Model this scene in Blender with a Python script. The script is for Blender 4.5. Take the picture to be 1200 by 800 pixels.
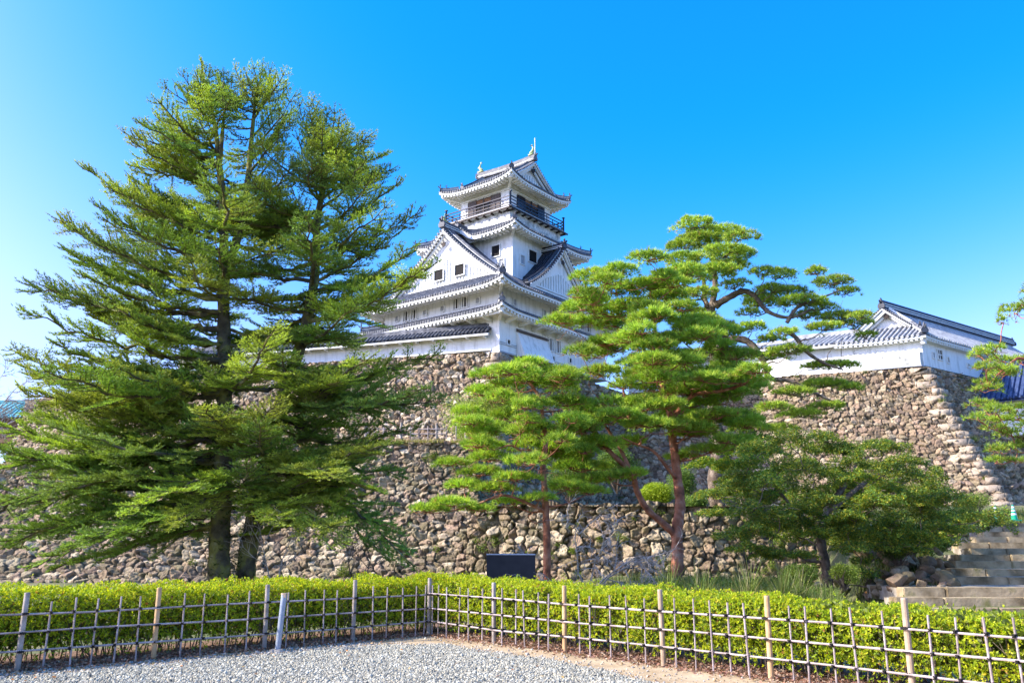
import bpy, math, random
import numpy as np
from mathutils import Vector, Matrix
rad = math.radians
for o in list(bpy.data.objects): bpy.data.objects.remove(o)
scene = bpy.context.scene
COL = scene.collection

# ---------------------------------------------------------------- camera, sky, sun, exposure
F, EYE = 1000.0, 1.5                       # focal length in photo pixels, eye height
PIT = math.atan(240 / F); CP, SP = math.cos(PIT), math.sin(PIT)
cam = bpy.data.cameras.new('camera'); camo = bpy.data.objects.new('camera', cam); COL.objects.link(camo)
camo.location = (0, 0, EYE); camo.rotation_euler = (math.pi / 2 + PIT, 0, 0)
cam.sensor_fit = 'HORIZONTAL'; cam.sensor_width = 36; cam.lens = 36 * F / 1200
cam.clip_start = .1; cam.clip_end = 6000
scene.camera = camo
scene.render.resolution_x, scene.render.resolution_y = 1024, 682

SUN_EL = 35.0
SUN_AZ = Vector((-0.985, -0.17, 0)).normalized()      # horizontal direction TO the sun
world = bpy.data.worlds.new('World'); scene.world = world; world.use_nodes = True
wt = world.node_tree; wt.nodes.clear()
sky = wt.nodes.new('ShaderNodeTexSky'); sky.sky_type = 'NISHITA'; sky.sun_disc = False
sky.sun_elevation = rad(SUN_EL); sky.sun_rotation = math.atan2(SUN_AZ.x, SUN_AZ.y)
sky.altitude = 50; sky.air_density = 1.0; sky.dust_density = 2.0; sky.ozone_density = 2.2
# deepen the blue away from the sun (clear, polarised autumn sky)
sep = wt.nodes.new('ShaderNodeSeparateColor'); hs = wt.nodes.new('ShaderNodeCombineColor'); wt.links.new(sky.outputs[0], sep.inputs[0])
for ch, lo, hi in ((0, .02, .62), (1, .52, .66)):
    mr = wt.nodes.new('ShaderNodeMapRange'); mr.interpolation_type = 'SMOOTHSTEP'
    mr.inputs['From Min'].default_value = 1.0; mr.inputs['From Max'].default_value = 2.4; mr.inputs['To Min'].default_value = lo; mr.inputs['To Max'].default_value = hi
    mu = wt.nodes.new('ShaderNodeMath'); mu.operation = 'MULTIPLY'
    wt.links.new(sep.outputs[0], mr.inputs['Value']); wt.links.new(sep.outputs[ch], mu.inputs[0]); wt.links.new(mr.outputs[0], mu.inputs[1]); wt.links.new(mu.outputs[0], hs.inputs[ch])
mb_ = wt.nodes.new('ShaderNodeMath'); mb_.operation = 'MULTIPLY'; mb_.inputs[1].default_value = 1.0; wt.links.new(sep.outputs[2], mb_.inputs[0]); wt.links.new(mb_.outputs[0], hs.inputs[2])
bg = wt.nodes.new('ShaderNodeBackground'); bg.inputs['Strength'].default_value = 0.15
wo = wt.nodes.new('ShaderNodeOutputWorld')
wt.links.new(hs.outputs[0], bg.inputs[0]); wt.links.new(bg.outputs[0], wo.inputs[0])
sd = bpy.data.lights.new('sun', 'SUN'); sd.energy = 3.0; sd.angle = rad(.5); sd.color = (1, .93, .82)
so = bpy.data.objects.new('sun', sd); COL.objects.link(so)
sv = Vector((SUN_AZ.x * math.cos(rad(SUN_EL)), SUN_AZ.y * math.cos(rad(SUN_EL)), math.sin(rad(SUN_EL))))
so.rotation_euler = sv.to_track_quat('Z', 'Y').to_euler(); so.location = (-30, -10, 40)
scene.view_settings.view_transform = 'Standard'; scene.view_settings.look = 'None'
scene.view_settings.exposure = 1.68; scene.view_settings.gamma = 1.0

# ---------------------------------------------------------------- helpers
def P(px, py, Y):
    """world point at depth Y seen at photo pixel (px, py)"""
    u = (px - 600) / F; v = (400 - py) / F
    dy = CP - v * SP; t = Y / dy
    return Vector((u * t, Y, EYE + (SP + v * CP) * t))
def G(px, py, z=0.0):
    u = (px - 600) / F; v = (400 - py) / F
    t = (z - EYE) / (SP + v * CP)
    return Vector((u * t, (CP - v * SP) * t, z))

def tag(o, label=None, cat=None, group=None, kind=None):
    if label: o['label'] = label
    if cat: o['category'] = cat
    if group: o['group'] = group
    if kind: o['kind'] = kind
    return o
def empty(name, loc, label=None, cat=None, group=None):
    o = bpy.data.objects.new(name, None); COL.objects.link(o); o.location = loc; o.empty_display_size = .3
    return tag(o, label, cat, group)
def link(name, me, mat, parent=None):
    o = bpy.data.objects.new(name, me); COL.objects.link(o)
    if mat is not None:
        me.materials.append(mat)
    if parent is not None:
        o.parent = parent
        # all geometry is written in world coordinates: cancel the parent's offset
        root = parent; off = Vector((0, 0, 0))
        while root is not None:
            off += root.location; root = root.parent
        o.location = -off
    return o
def npmesh(name, V, Fc, col=None, smooth=False):
    """fast mesh: V (n,3); Fc (m,k) ; col (n,3) per-vertex colour"""
    V = np.asarray(V, dtype=np.float32); Fc = np.asarray(Fc, dtype=np.int32)
    me = bpy.data.meshes.new(name); m, k = Fc.shape
    me.vertices.add(len(V)); me.vertices.foreach_set('co', V.ravel())
    me.loops.add(m * k); me.loops.foreach_set('vertex_index', Fc.ravel())
    me.polygons.add(m); me.polygons.foreach_set('loop_start', np.arange(0, m * k, k, dtype=np.int32))
    if smooth: me.polygons.foreach_set('use_smooth', np.ones(m, dtype=bool))
    me.update(calc_edges=True)
    if col is not None:
        a = me.color_attributes.new('col', 'FLOAT_COLOR', 'POINT')
        c = np.ones((len(V), 4), dtype=np.float32); c[:, :3] = col
        a.data.foreach_set('color', c.ravel())
    return me

class MB:
    """collects simple shapes, links them as ONE mesh object"""
    def __init__(s): s.v = []; s.f = []
    def add(s, vs, fs):
        n = len(s.v); s.v += [tuple(v) for v in vs]; s.f += [tuple(i + n for i in f) for f in fs]
    def box(s, c, d, ax=None):
        """c centre, d full size, ax 3 axis vectors"""
        X, Y, Z = ax if ax else (Vector((1, 0, 0)), Vector((0, 1, 0)), Vector((0, 0, 1)))
        c = Vector(c); vs = []
        for k in (-.5, .5):
            for j in (-.5, .5):
                for i in (-.5, .5): vs.append(c + X * (i * d[0]) + Y * (j * d[1]) + Z * (k * d[2]))
        s.add(vs, [(0, 2, 3, 1), (4, 5, 7, 6), (0, 1, 5, 4), (2, 6, 7, 3), (0, 4, 6, 2), (1, 3, 7, 5)])
    def bar(s, a, b, w, h, up=Vector((0, 0, 1))):
        a = Vector(a); b = Vector(b); d = (b - a); L = d.length
        if L < 1e-6: return
        d /= L; x = d.cross(up)
        if x.length < 1e-4: x = d.cross(Vector((1, 0, 0)))
        x.normalize(); z = x.cross(d).normalized()
        s.box((a + b) / 2, (w, L, h), (x, d, z))
    def tube(s, pts, r, n=6, cap=True):
        pts = [Vector(p) for p in pts]
        rs = r if isinstance(r, (list, tuple)) else [r] * len(pts)
        base = len(s.v); prev = None
        for i, p in enumerate(pts):
            d = (pts[min(i + 1, len(pts) - 1)] - pts[max(i - 1, 0)])
            if d.length < 1e-9: d = Vector((0, 0, 1))
            d.normalize()
            if prev is None:
                x = d.cross(Vector((0, 0, 1)))
                if x.length < .05: x = d.cross(Vector((1, 0, 0)))
            else: x = prev - d * prev.dot(d)
            x.normalize(); prev = x; y = d.cross(x)
            for k in range(n):
                a = 2 * math.pi * k / n
                s.v.append(tuple(p + (x * math.cos(a) + y * math.sin(a)) * rs[i]))
        for i in range(len(pts) - 1):
            for k in range(n):
                a = base + i * n + k; b = base + i * n + (k + 1) % n
                s.f.append((a, b, b + n, a + n))
        if cap:
            s.f.append(tuple(base + k for k in range(n))[::-1])
            e = base + (len(pts) - 1) * n; s.f.append(tuple(e + k for k in range(n)))
    def prism(s, poly, off):
        """poly: list of world points, off: extrusion vector"""
        n = len(poly); off = Vector(off)
        vs = [Vector(p) for p in poly] + [Vector(p) + off for p in poly]
        fs = [tuple(range(n)), tuple(range(2 * n - 1, n - 1, -1))]
        for i in range(n): j = (i + 1) % n; fs.append((i, i + n, j + n, j))
        s.add(vs, fs)
    def build(s, name, mat, parent=None, smooth=False):
        me = bpy.data.meshes.new(name); me.from_pydata(s.v, [], s.f)
        if smooth: me.polygons.foreach_set('use_smooth', [True] * len(me.polygons))
        me.update()
        return link(name, me, mat, parent)

# value noise in numpy
def _h(ix, iy, iz, s):
    n = (ix * 374761393 + iy * 668265263 + iz * 2147483647 + s * 1274126177) & 0xffffffff
    n = ((n ^ (n >> 13)) * 1274126177) & 0xffffffff
    n = n ^ (n >> 16)
    return (n & 0xffff) / 65535.0
def vnoise(x, y, z=0, s=0):
    x = np.asarray(x, float); y = np.asarray(y, float); z = np.asarray(z, float) + 0 * x
    ix = np.floor(x).astype(np.int64); iy = np.floor(y).astype(np.int64); iz = np.floor(z).astype(np.int64)
    fx, fy, fz = x - ix, y - iy, z - iz
    fx, fy, fz = [t * t * (3 - 2 * t) for t in (fx, fy, fz)]
    r = 0
    for a in (0, 1):
        for b in (0, 1):
            for c in (0, 1):
                w = (fx if a else 1 - fx) * (fy if b else 1 - fy) * (fz if c else 1 - fz)
                r = r + w * _h(ix + a, iy + b, iz + c, s)
    return r

# ---------------------------------------------------------------- materials
def nodes(name):
    m = bpy.data.materials.new(name); m.use_nodes = True; t = m.node_tree
    b = t.nodes['Principled BSDF']; return m, t, b
def ramp(t, fac, stops):
    r = t.nodes.new('ShaderNodeValToRGB'); t.links.new(fac, r.inputs[0])
    e = r.color_ramp.elements
    while len(e) < len(stops): e.new(.5)
    for i, (p, c) in enumerate(stops): e[i].position = p; e[i].color = (*c, 1)
    return r.outputs[0]
def noise(t, scale, detail=4, rough=.55, vec=None):
    n = t.nodes.new('ShaderNodeTexNoise'); n.inputs['Scale'].default_value = scale
    n.inputs['Detail'].default_value = detail; n.inputs['Roughness'].default_value = rough
    if vec is None:
        g = t.nodes.new('ShaderNodeNewGeometry'); vec = g.outputs['Position']
    t.links.new(vec, n.inputs['Vector']); return n.outputs[0]
def bump(t, b, h, strength=.4, dist=.02):
    n = t.nodes.new('ShaderNodeBump'); n.inputs['Strength'].default_value = strength; n.inputs['Distance'].default_value = dist
    t.links.new(h, n.inputs['Height']); t.links.new(n.outputs[0], b.inputs['Normal'])
def mixc(t, fac, a, b, mode='MIX'):
    m = t.nodes.new('ShaderNodeMix'); m.data_type = 'RGBA'; m.blend_type = mode
    for s, v in (('Factor', fac),):
        if isinstance(v, (int, float)): m.inputs[0].default_value = v
        else: t.links.new(v, m.inputs[0])
    for i, v in ((6, a), (7, b)):
        if isinstance(v, tuple): m.inputs[i].default_value = (*v, 1)
        else: t.links.new(v, m.inputs[i])
    return m.outputs[2]
def mat_noise(name, stops, scale=3, rough=.85, bs=.3, bd=.01, bscale=None, detail=5, metal=0, vec=None):
    m, t, b = nodes(name); n = noise(t, scale, detail, vec=vec)
    t.links.new(ramp(t, n, stops), b.inputs['Base Color'])
    b.inputs['Roughness'].default_value = rough; b.inputs['Metallic'].default_value = metal
    b.inputs['Specular IOR Level'].default_value = .25
    if bs: bump(t, b, noise(t, bscale or scale * 4, 4, vec=vec), bs, bd)
    return m
def mat_leaf(name, trans=.35, rough=.6, spec=.25, tint=(1.15, 1.1, .5)):
    m, t, b = nodes(name)
    a = t.nodes.new('ShaderNodeAttribute'); a.attribute_name = 'col'
    t.links.new(a.outputs['Color'], b.inputs['Base Color']); b.inputs['Roughness'].default_value = rough
    b.inputs['Specular IOR Level'].default_value = spec
    tr = t.nodes.new('ShaderNodeBsdfTranslucent')
    c = mixc(t, 1.0, a.outputs['Color'], tint, 'MULTIPLY'); t.links.new(c, tr.inputs[0])
    mx = t.nodes.new('ShaderNodeMixShader'); mx.inputs[0].default_value = trans
    t.links.new(b.outputs[0], mx.inputs[1]); t.links.new(tr.outputs[0], mx.inputs[2])
    t.links.new(mx.outputs[0], t.nodes['Material Output'].inputs[0])
    return m
M = {}
def mat_plaster(name, stain=.5):
    m, t, b = nodes(name)
    n = noise(t, 1.1, 6, .65); n2 = noise(t, .25, 3)
    c = ramp(t, n, [(.28, (.62, .62, .58)), (.42, (.78, .78, .76)), (.7, (.84, .84, .82))])
    c2 = mixc(t, n2, c, (.80, .80, .78))
    g = t.nodes.new('ShaderNodeNewGeometry'); vm = t.nodes.new('ShaderNodeVectorMath'); vm.operation = 'MULTIPLY'; vm.inputs[1].default_value = (1, 1, .16)
    t.links.new(g.outputs['Position'], vm.inputs[0]); st = ramp(t, noise(t, 2.6, 7, .7, vm.outputs[0]), [(.50, (1, 1, 1)), (.66, (.66, .66, .63))])      # grey rain streaks in the lime plaster
    c2 = mixc(t, .75, c2, st, 'MULTIPLY')
    t.links.new(c2, b.inputs['Base Color']); b.inputs['Roughness'].default_value = .85
    b.inputs['Specular IOR Level'].default_value = .2
    bump(t, b, noise(t, 9, 4), .12, .02); return m
M['plaster'] = mat_plaster('white_plaster')
M['trim'] = mat_noise('white_trim', [(.3, (.66, .66, .63)), (.7, (.82, .82, .79))], 2, .8, .1)
# stained plaster (dark lichen stains in the plaster itself)
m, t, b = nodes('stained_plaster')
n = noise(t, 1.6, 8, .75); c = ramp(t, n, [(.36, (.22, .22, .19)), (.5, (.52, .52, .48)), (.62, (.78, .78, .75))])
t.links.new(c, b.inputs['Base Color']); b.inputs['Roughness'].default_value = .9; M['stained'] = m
M['tile'] = mat_noise('roof_tile', [(.25, (.035, .037, .045)), (.5, (.10, .105, .12)), (.75, (.24, .24, .25))], 2.2, .55, .2, .02, 12, 6)
M['tile_light'] = mat_noise('worn_roof_tile', [(.25, (.16, .16, .17)), (.5, (.36, .36, .36)), (.8, (.6, .6, .58))], 2.5, .6, .2, .02, 12, 6)
M['tile_dark'] = mat_noise('dark_roof_tile', [(.3, (.02, .022, .03)), (.7, (.06, .065, .08))], 2, .5, .2, .02, 12)
M['tile_blue'] = mat_noise('blue_grey_roof_tile', [(.3, (.03, .045, .10)), (.7, (.07, .10, .2))], 2, .4, .2, .02, 12)
M['darkwood'] = mat_noise('dark_timber', [(.3, (.02, .016, .014)), (.7, (.07, .05, .04))], 4, .7)
M['lacquer'] = mat_noise('black_lacquer', [(.3, (.012, .013, .018)), (.7, (.03, .032, .045))], 3, .25, .05)
M['shutter'] = mat_noise('weathered_shutter', [(.3, (.07, .06, .055)), (.7, (.15, .12, .11))], 5, .8)
M['brownwall'] = mat_noise('bare_brown_wood', [(.3, (.12, .06, .03)), (.7, (.26, .14, .07))], 4, .7)
M['bronze'] = mat_noise('verdigris_bronze', [(.3, (.18, .30, .18)), (.55, (.42, .46, .22)), (.8, (.6, .5, .2))], 5, .5, .2)
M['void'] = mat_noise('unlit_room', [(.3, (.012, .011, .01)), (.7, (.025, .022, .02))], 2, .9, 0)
M['paper'] = mat_noise('grey_lattice_board', [(.3, (.30, .31, .33)), (.7, (.42, .43, .45))], 4, .8, .1)
# ---------------------------------------------------------------- ground, gravel, terraces
FA = Vector((-1.44, 15.61, 0)); FL = Vector((-6.12, 11.15, 0)); FR = Vector((3.0, 10.46, 0)); 
dL = (FL - FA).normalized(); dR = (FR - FA).normalized()
M['soil'] = mat_noise('tan_soil', [(.25, (.27, .19, .10)), (.5, (.42, .31, .18)), (.75, (.52, .42, .27))], 1.6, .95, .5, .02, 18, 8)
M['litter'] = mat_noise('leaf_litter_soil', [(.3, (.07, .045, .025)), (.5, (.17, .10, .06)), (.7, (.30, .19, .12))], 9, .95, .8, .03, 30, 8)
M['grassy'] = mat_noise('grassy_soil', [(.3, (.05, .07, .02)), (.5, (.12, .13, .05)), (.72, (.22, .17, .10))], .9, .95, .5, .03, 12, 8)
M['drygrass'] = mat_noise('dry_grass_soil', [(.3, (.16, .13, .05)), (.6, (.34, .26, .11)), (.8, (.2, .22, .07))], 1.2, .95, .6, .03, 10, 8)
M['gravelbase'] = mat_noise('grey_gravel_bed', [(.3, (.10, .10, .10)), (.5, (.24, .24, .24)), (.7, (.42, .42, .41))], 30, .95, .8, .02, 60, 6)

def sheet(name, poly, z, mat, label=None):
    mb = MB(); mb.add([(p[0], p[1], z if len(p) < 3 or z is not None else p[2]) for p in poly], [tuple(range(len(poly)))])
    return tag(mb.build(name, mat), kind='structure')
sheet('ground', [(-1500, -400), (1500, -400), (1500, 2500), (-1500, 2500)], -.012, M['grassy'])
# soil strip following the fence, gravel yard in front of it
def offs(k): # point offset toward the camera from both fence lines
    nL = Vector((-dL.y, dL.x, 0)); nL = nL if nL.y < 0 else -nL
    nR = Vector((-dR.y, dR.x, 0)); nR = nR if nR.y < 0 else -nR
    # intersection of offset lines
    a = FA + nL * k; b = FA + nR * k
    A = np.array([[dL.x, -dR.x], [dL.y, -dR.y]]); r = np.linalg.solve(A, np.array([b.x - a.x, b.y - a.y]))
    c = a + dL * r[0]
    return c, c + dL * 30, c + dR * 30
c, l, r_ = offs(-1.9)
sheet('soil_bed', [tuple(c)[:2], tuple(l)[:2], (l.x, -12), (r_.x, -12), tuple(r_)[:2]], -.006, M['litter'])
c, l, r_ = offs(-.02)
sheet('soil_path', [tuple(c)[:2], tuple(l)[:2], (l.x, -11), (r_.x, -11), tuple(r_)[:2]], 0, M['soil'])
GE = [G(*q) for q in ((-260, 822), (-60, 803), (0, 796), (150, 783), (300, 769), (400, 759.5), (455, 755.5), (520, 756), (600, 767), (675, 780), (712, 789), (762, 801), (840, 822), (930, 850))]
gp = [(p.x, p.y) for p in GE] + [(GE[-1].x, -10), (GE[0].x - 8, -10)]
sheet('gravel_yard', gp, .006, M['gravelbase'])
# loose stones of the gravel
rng = np.random.default_rng(5)
def stones(name, pts, size, z0, cols, label=None, flat=.7):
    n = len(pts)
    base = np.array([(1, 0, 0), (-1, 0, 0), (0, 1, 0), (0, -1, 0), (0, 0, 1), (0, 0, -1), ], float)
    fc = np.array([(0, 2, 4), (2, 1, 4), (1, 3, 4), (3, 0, 4), (2, 0, 5), (1, 2, 5), (3, 1, 5), (0, 3, 5)])
    ang = rng.uniform(0, 6.28, n); s = size * rng.lognormal(0, .35, n)
    V = base[None] * (1 + rng.uniform(-.35, .35, (n, 6, 1)))
    V = V * s[:, None, None] * np.array([1, .75, flat])
    V += rng.normal(0, .16, V.shape) * s[:, None, None]
    ca, sa = np.cos(ang)[:, None], np.sin(ang)[:, None]
    X = V[..., 0] * ca - V[..., 1] * sa; Y = V[..., 0] * sa + V[..., 1] * ca
    V = np.stack([X, Y, V[..., 2]], -1); V[..., 0] += pts[:, 0, None]; V[..., 1] += pts[:, 1, None]
    V[..., 2] += (pts[:, 2] if pts.shape[1] > 2 else z0)[..., None] if pts.shape[1] > 2 else z0
    Fc = fc[None] + (np.arange(n) * 6)[:, None, None]
    c = np.array(cols)[rng.integers(0, len(cols), n)] * rng.uniform(.75, 1.2, (n, 1))
    return npmesh(name, V.reshape(-1, 3), Fc.reshape(-1, 3), np.repeat(c, 6, 0))
def mat_attr(name, rough=.85, bs=.3, bsc=25, bd=.01, var=.35, vs=14):
    m, t, b = nodes(name); a = t.nodes.new('ShaderNodeAttribute'); a.attribute_name = 'col'
    n = noise(t, vs, 6, .7); g = ramp(t, n, [(.25, (1 - var,) * 3), (.75, (1 + var,) * 3)])
    c = mixc(t, 1.0, a.outputs['Color'], g, 'MULTIPLY')
    t.links.new(c, b.inputs['Base Color']); b.inputs['Roughness'].default_value = rough
    b.inputs['Specular IOR Level'].default_value = .25
    if bs: bump(t, b, noise(t, bsc, 5, .65), bs, bd)
    return m
M['pebble'] = mat_attr('pebbles', .8, .2, 60, .005, .15, 60)
pts = []
N = 190000
y = rng.uniform(7.9, 15.4, N) ; x = rng.uniform(-7.5, 4.2, N)
nLv = Vector((-dL.y, dL.x, 0)); nLv = nLv if nLv.y < 0 else -nLv
nRv = Vector((-dR.y, dR.x, 0)); nRv = nRv if nRv.y < 0 else -nRv
q = np.stack([x - FA.x, y - FA.y], 1)
da = q @ np.array([nLv.x, nLv.y]); db = q @ np.array([nRv.x, nRv.y])
ey_ = np.interp(x, [p.x for p in GE], [p.y for p in GE]) + .35 * (vnoise(x * 1.8, y * 1.8, 0, 3) - .5)
inside = (y < ey_) & (np.abs(x) < y * .62 + .3)
pts = np.stack([x[inside], y[inside]], 1)
gv = link('loose_gravel', stones('loose_gravel', pts, .0138, .014, [(.38, .365, .285), (.25, .24, .19), (.48, .46, .365), (.17, .165, .135), (.40, .355, .25)]), M['pebble'])
tag(gv, 'grey crushed stone gravel spread over the yard before the fence', 'gravel', kind='stuff')
# fewer scattered stones on the soil strip, and fallen brown leaves under the hedge
de = np.clip((y - ey_), 0, 9); edge = ((np.minimum(da, db) > .02) & (y >= ey_)) & (np.abs(x) < y * .62 + .3)
idx = np.where(edge)[0]; keep = rng.random(len(idx)) < np.where(x[idx] < -2.2, .30, .035) + .75 * np.exp(-(de[idx] / .14))
idx = idx[keep]
gv2 = link('scattered_pebbles', stones('scattered_pebbles', np.stack([x[idx], y[idx]], 1), .013, .006, [(.42, .40, .36), (.3, .28, .25), (.5, .44, .34), (.35, .24, .12)]), M['pebble'])
tag(gv2, 'small stray pebbles on the tan soil strip along the fence', 'pebbles', kind='stuff')

def leafmesh(name, C, D, U, L, W, cols, shape=4):
    """rhombus leaves: centre base C (n,3), direction D, side U, length L, width W"""
    n = len(C); L = np.broadcast_to(L, n)[:, None]; W = np.broadcast_to(W, n)[:, None]
    a = C; b = C + D * L * .45 + U * W * .5; c = C + D * L; d = C + D * L * .45 - U * W * .5
    if shape == 3:
        V = np.stack([C + U * W * .5, C - U * W * .5, c], 1).reshape(-1, 3); Fc = np.arange(n * 3).reshape(-1, 3)
        return npmesh(name, V, Fc, np.repeat(cols, 3, 0))
    V = np.stack([a, b, c, d], 1).reshape(-1, 3); Fc = np.arange(n * 4).reshape(-1, 4)
    return npmesh(name, V, Fc, np.repeat(cols, 4, 0))
def unit(v): return v / np.maximum(np.linalg.norm(v, axis=-1, keepdims=True), 1e-9)
def rdir(n, z=(-1, 1)):
    v = rng.normal(size=(n, 3)); v = unit(v)
    return v
def side(D):
    r = rng.normal(size=D.shape); s = np.cross(D, r); return unit(s)
und = (np.maximum(-da, -db) < 1.7) & ((da < .12) | (db < .12)) & (np.abs(x) < y * .62 + .6)
idx = np.where(und)[0][:26000]; n = len(idx)
# leaves lie in a band under the front of the hedge
t = rng.uniform(0, 1, n); sd_ = rng.random(n) < .42
lenL, lenR = 9, 12
s = np.where(sd_, rng.uniform(0, lenL, n), rng.uniform(0, lenR, n)); k = rng.normal(-.28, .22, n)
bx = np.where(sd_, FA.x + dL.x * s + nLv.x * k, FA.x + dR.x * s + nRv.x * k)
by = np.where(sd_, FA.y + dL.y * s + nLv.y * k, FA.y + dR.y * s + nRv.y * k)
C = np.stack([bx, by, rng.uniform(.004, .04, n)], 1); D = unit(np.stack([rng.normal(size=n), rng.normal(size=n), rng.normal(0, .25, n)], 1))
cc = np.array([(.26, .13, .08), (.36, .22, .14), (.2, .11, .07), (.42, .3, .2), (.22, .11, .08)])[rng.integers(0, 5, n)]
fl = link('fallen_leaves', leafmesh('fallen_leaves', C, D, side(D), rng.uniform(.03, .06, n), rng.uniform(.02, .035, n), cc), mat_leaf('dry_leaves', .15))
tag(fl, 'reddish brown dry leaves lying along the foot of the hedge', 'fallen leaves', kind='stuff')

n = 90; xs = rng.uniform(-6.5, 3.2, n); ys = np.interp(xs, [p.x for p in GE], [p.y for p in GE]) - np.abs(rng.normal(0, 2.2, n)) + .4
C = np.stack([xs, ys, rng.uniform(.028, .045, n)], 1); D = unit(np.stack([rng.normal(size=n), rng.normal(size=n), rng.normal(0, .2, n)], 1))
sl_ = link('stray_leaves', leafmesh('stray_leaves', C, D, unit(np.cross(D, np.array([0, 0, 1.]) + rng.normal(0, .3, (n, 3)))), rng.uniform(.04, .07, n), rng.uniform(.03, .045, n), np.array([(.55, .22, .06), (.45, .30, .10), (.35, .16, .07)])[rng.integers(0, 3, n)]), bpy.data.materials['dry_leaves'])
tag(sl_, 'a few orange and brown leaves blown across the grey gravel', 'fallen leaves', kind='stuff')
# ground between hedge and first wall (gentle rise), and the terraces
def gridsheet(name, x0, x1, y0, y1, nx, ny, zf, mat, kind='structure'):
    X, Y = np.meshgrid(np.linspace(x0, x1, nx), np.linspace(y0, y1, ny)); Z = zf(X, Y)
    V = np.stack([X, Y, Z], -1).reshape(-1, 3); i = np.arange((ny - 1) * (nx - 1)); r = i // (nx - 1); c = i % (nx - 1)
    a = r * nx + c; Fc = np.stack([a, a + 1, a + 1 + nx, a + nx], 1)
    return tag(link(name, npmesh(name, V, Fc, smooth=True), mat), kind=kind)
def zlow(X, Y):
    t = np.clip((Y - 16.5) / 6, 0, 1); r = np.clip((X + 1) / 5, 0, 1) * (1 - np.clip((X - 7.2) / 1.5, 0, 1)); return -.02 + (-.38 + .80 * r) * t * t * (3 - 2 * t) + .12 * (vnoise(X * .6, Y * .6, 0, 9) - .5) * t
gridsheet('lower_ground', -60, 60, 17, 40, 160, 50, zlow, M['grassy'])
# ---------------------------------------------------------------- dry stone walls
STONE_PAL = np.array([(.30, .225, .165), (.36, .29, .22), (.22, .17, .13), (.40, .34, .27), (.26, .19, .15), (.32, .24, .19), (.18, .145, .12), (.44, .37, .29), (.25, .205, .145)]) * np.array([.98, .93, .81])
def mat_stone(name, moss=.5, mosscol=(.16, .15, .05)):
    m, t, b = nodes(name); a = t.nodes.new('ShaderNodeAttribute'); a.attribute_name = 'col'
    n = noise(t, 5, 8, .75); g = ramp(t, n, [(.28, (.45, .45, .45)), (.5, (1, 1, 1)), (.72, (1.5, 1.48, 1.42))])
    c = mixc(t, 1.0, a.outputs['Color'], g, 'MULTIPLY')
    n2 = noise(t, 1.3, 8, .7); f = ramp(t, n2, [(.5 - .12 * moss, (0, 0, 0)), (.68, (1, 1, 1))])
    sc = t.nodes.new('ShaderNodeMath'); sc.operation = 'MULTIPLY'; sc.inputs[1].default_value = moss; t.links.new(f, sc.inputs[0])
    c = mixc(t, sc.outputs[0], c, mosscol)
    t.links.new(c, b.inputs['Base Color']); b.inputs['Roughness'].default_value = .9; b.inputs['Specular IOR Level'].default_value = .15
    bump(t, b, noise(t, 9, 8, .7), .9, .05)
    return m
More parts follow.
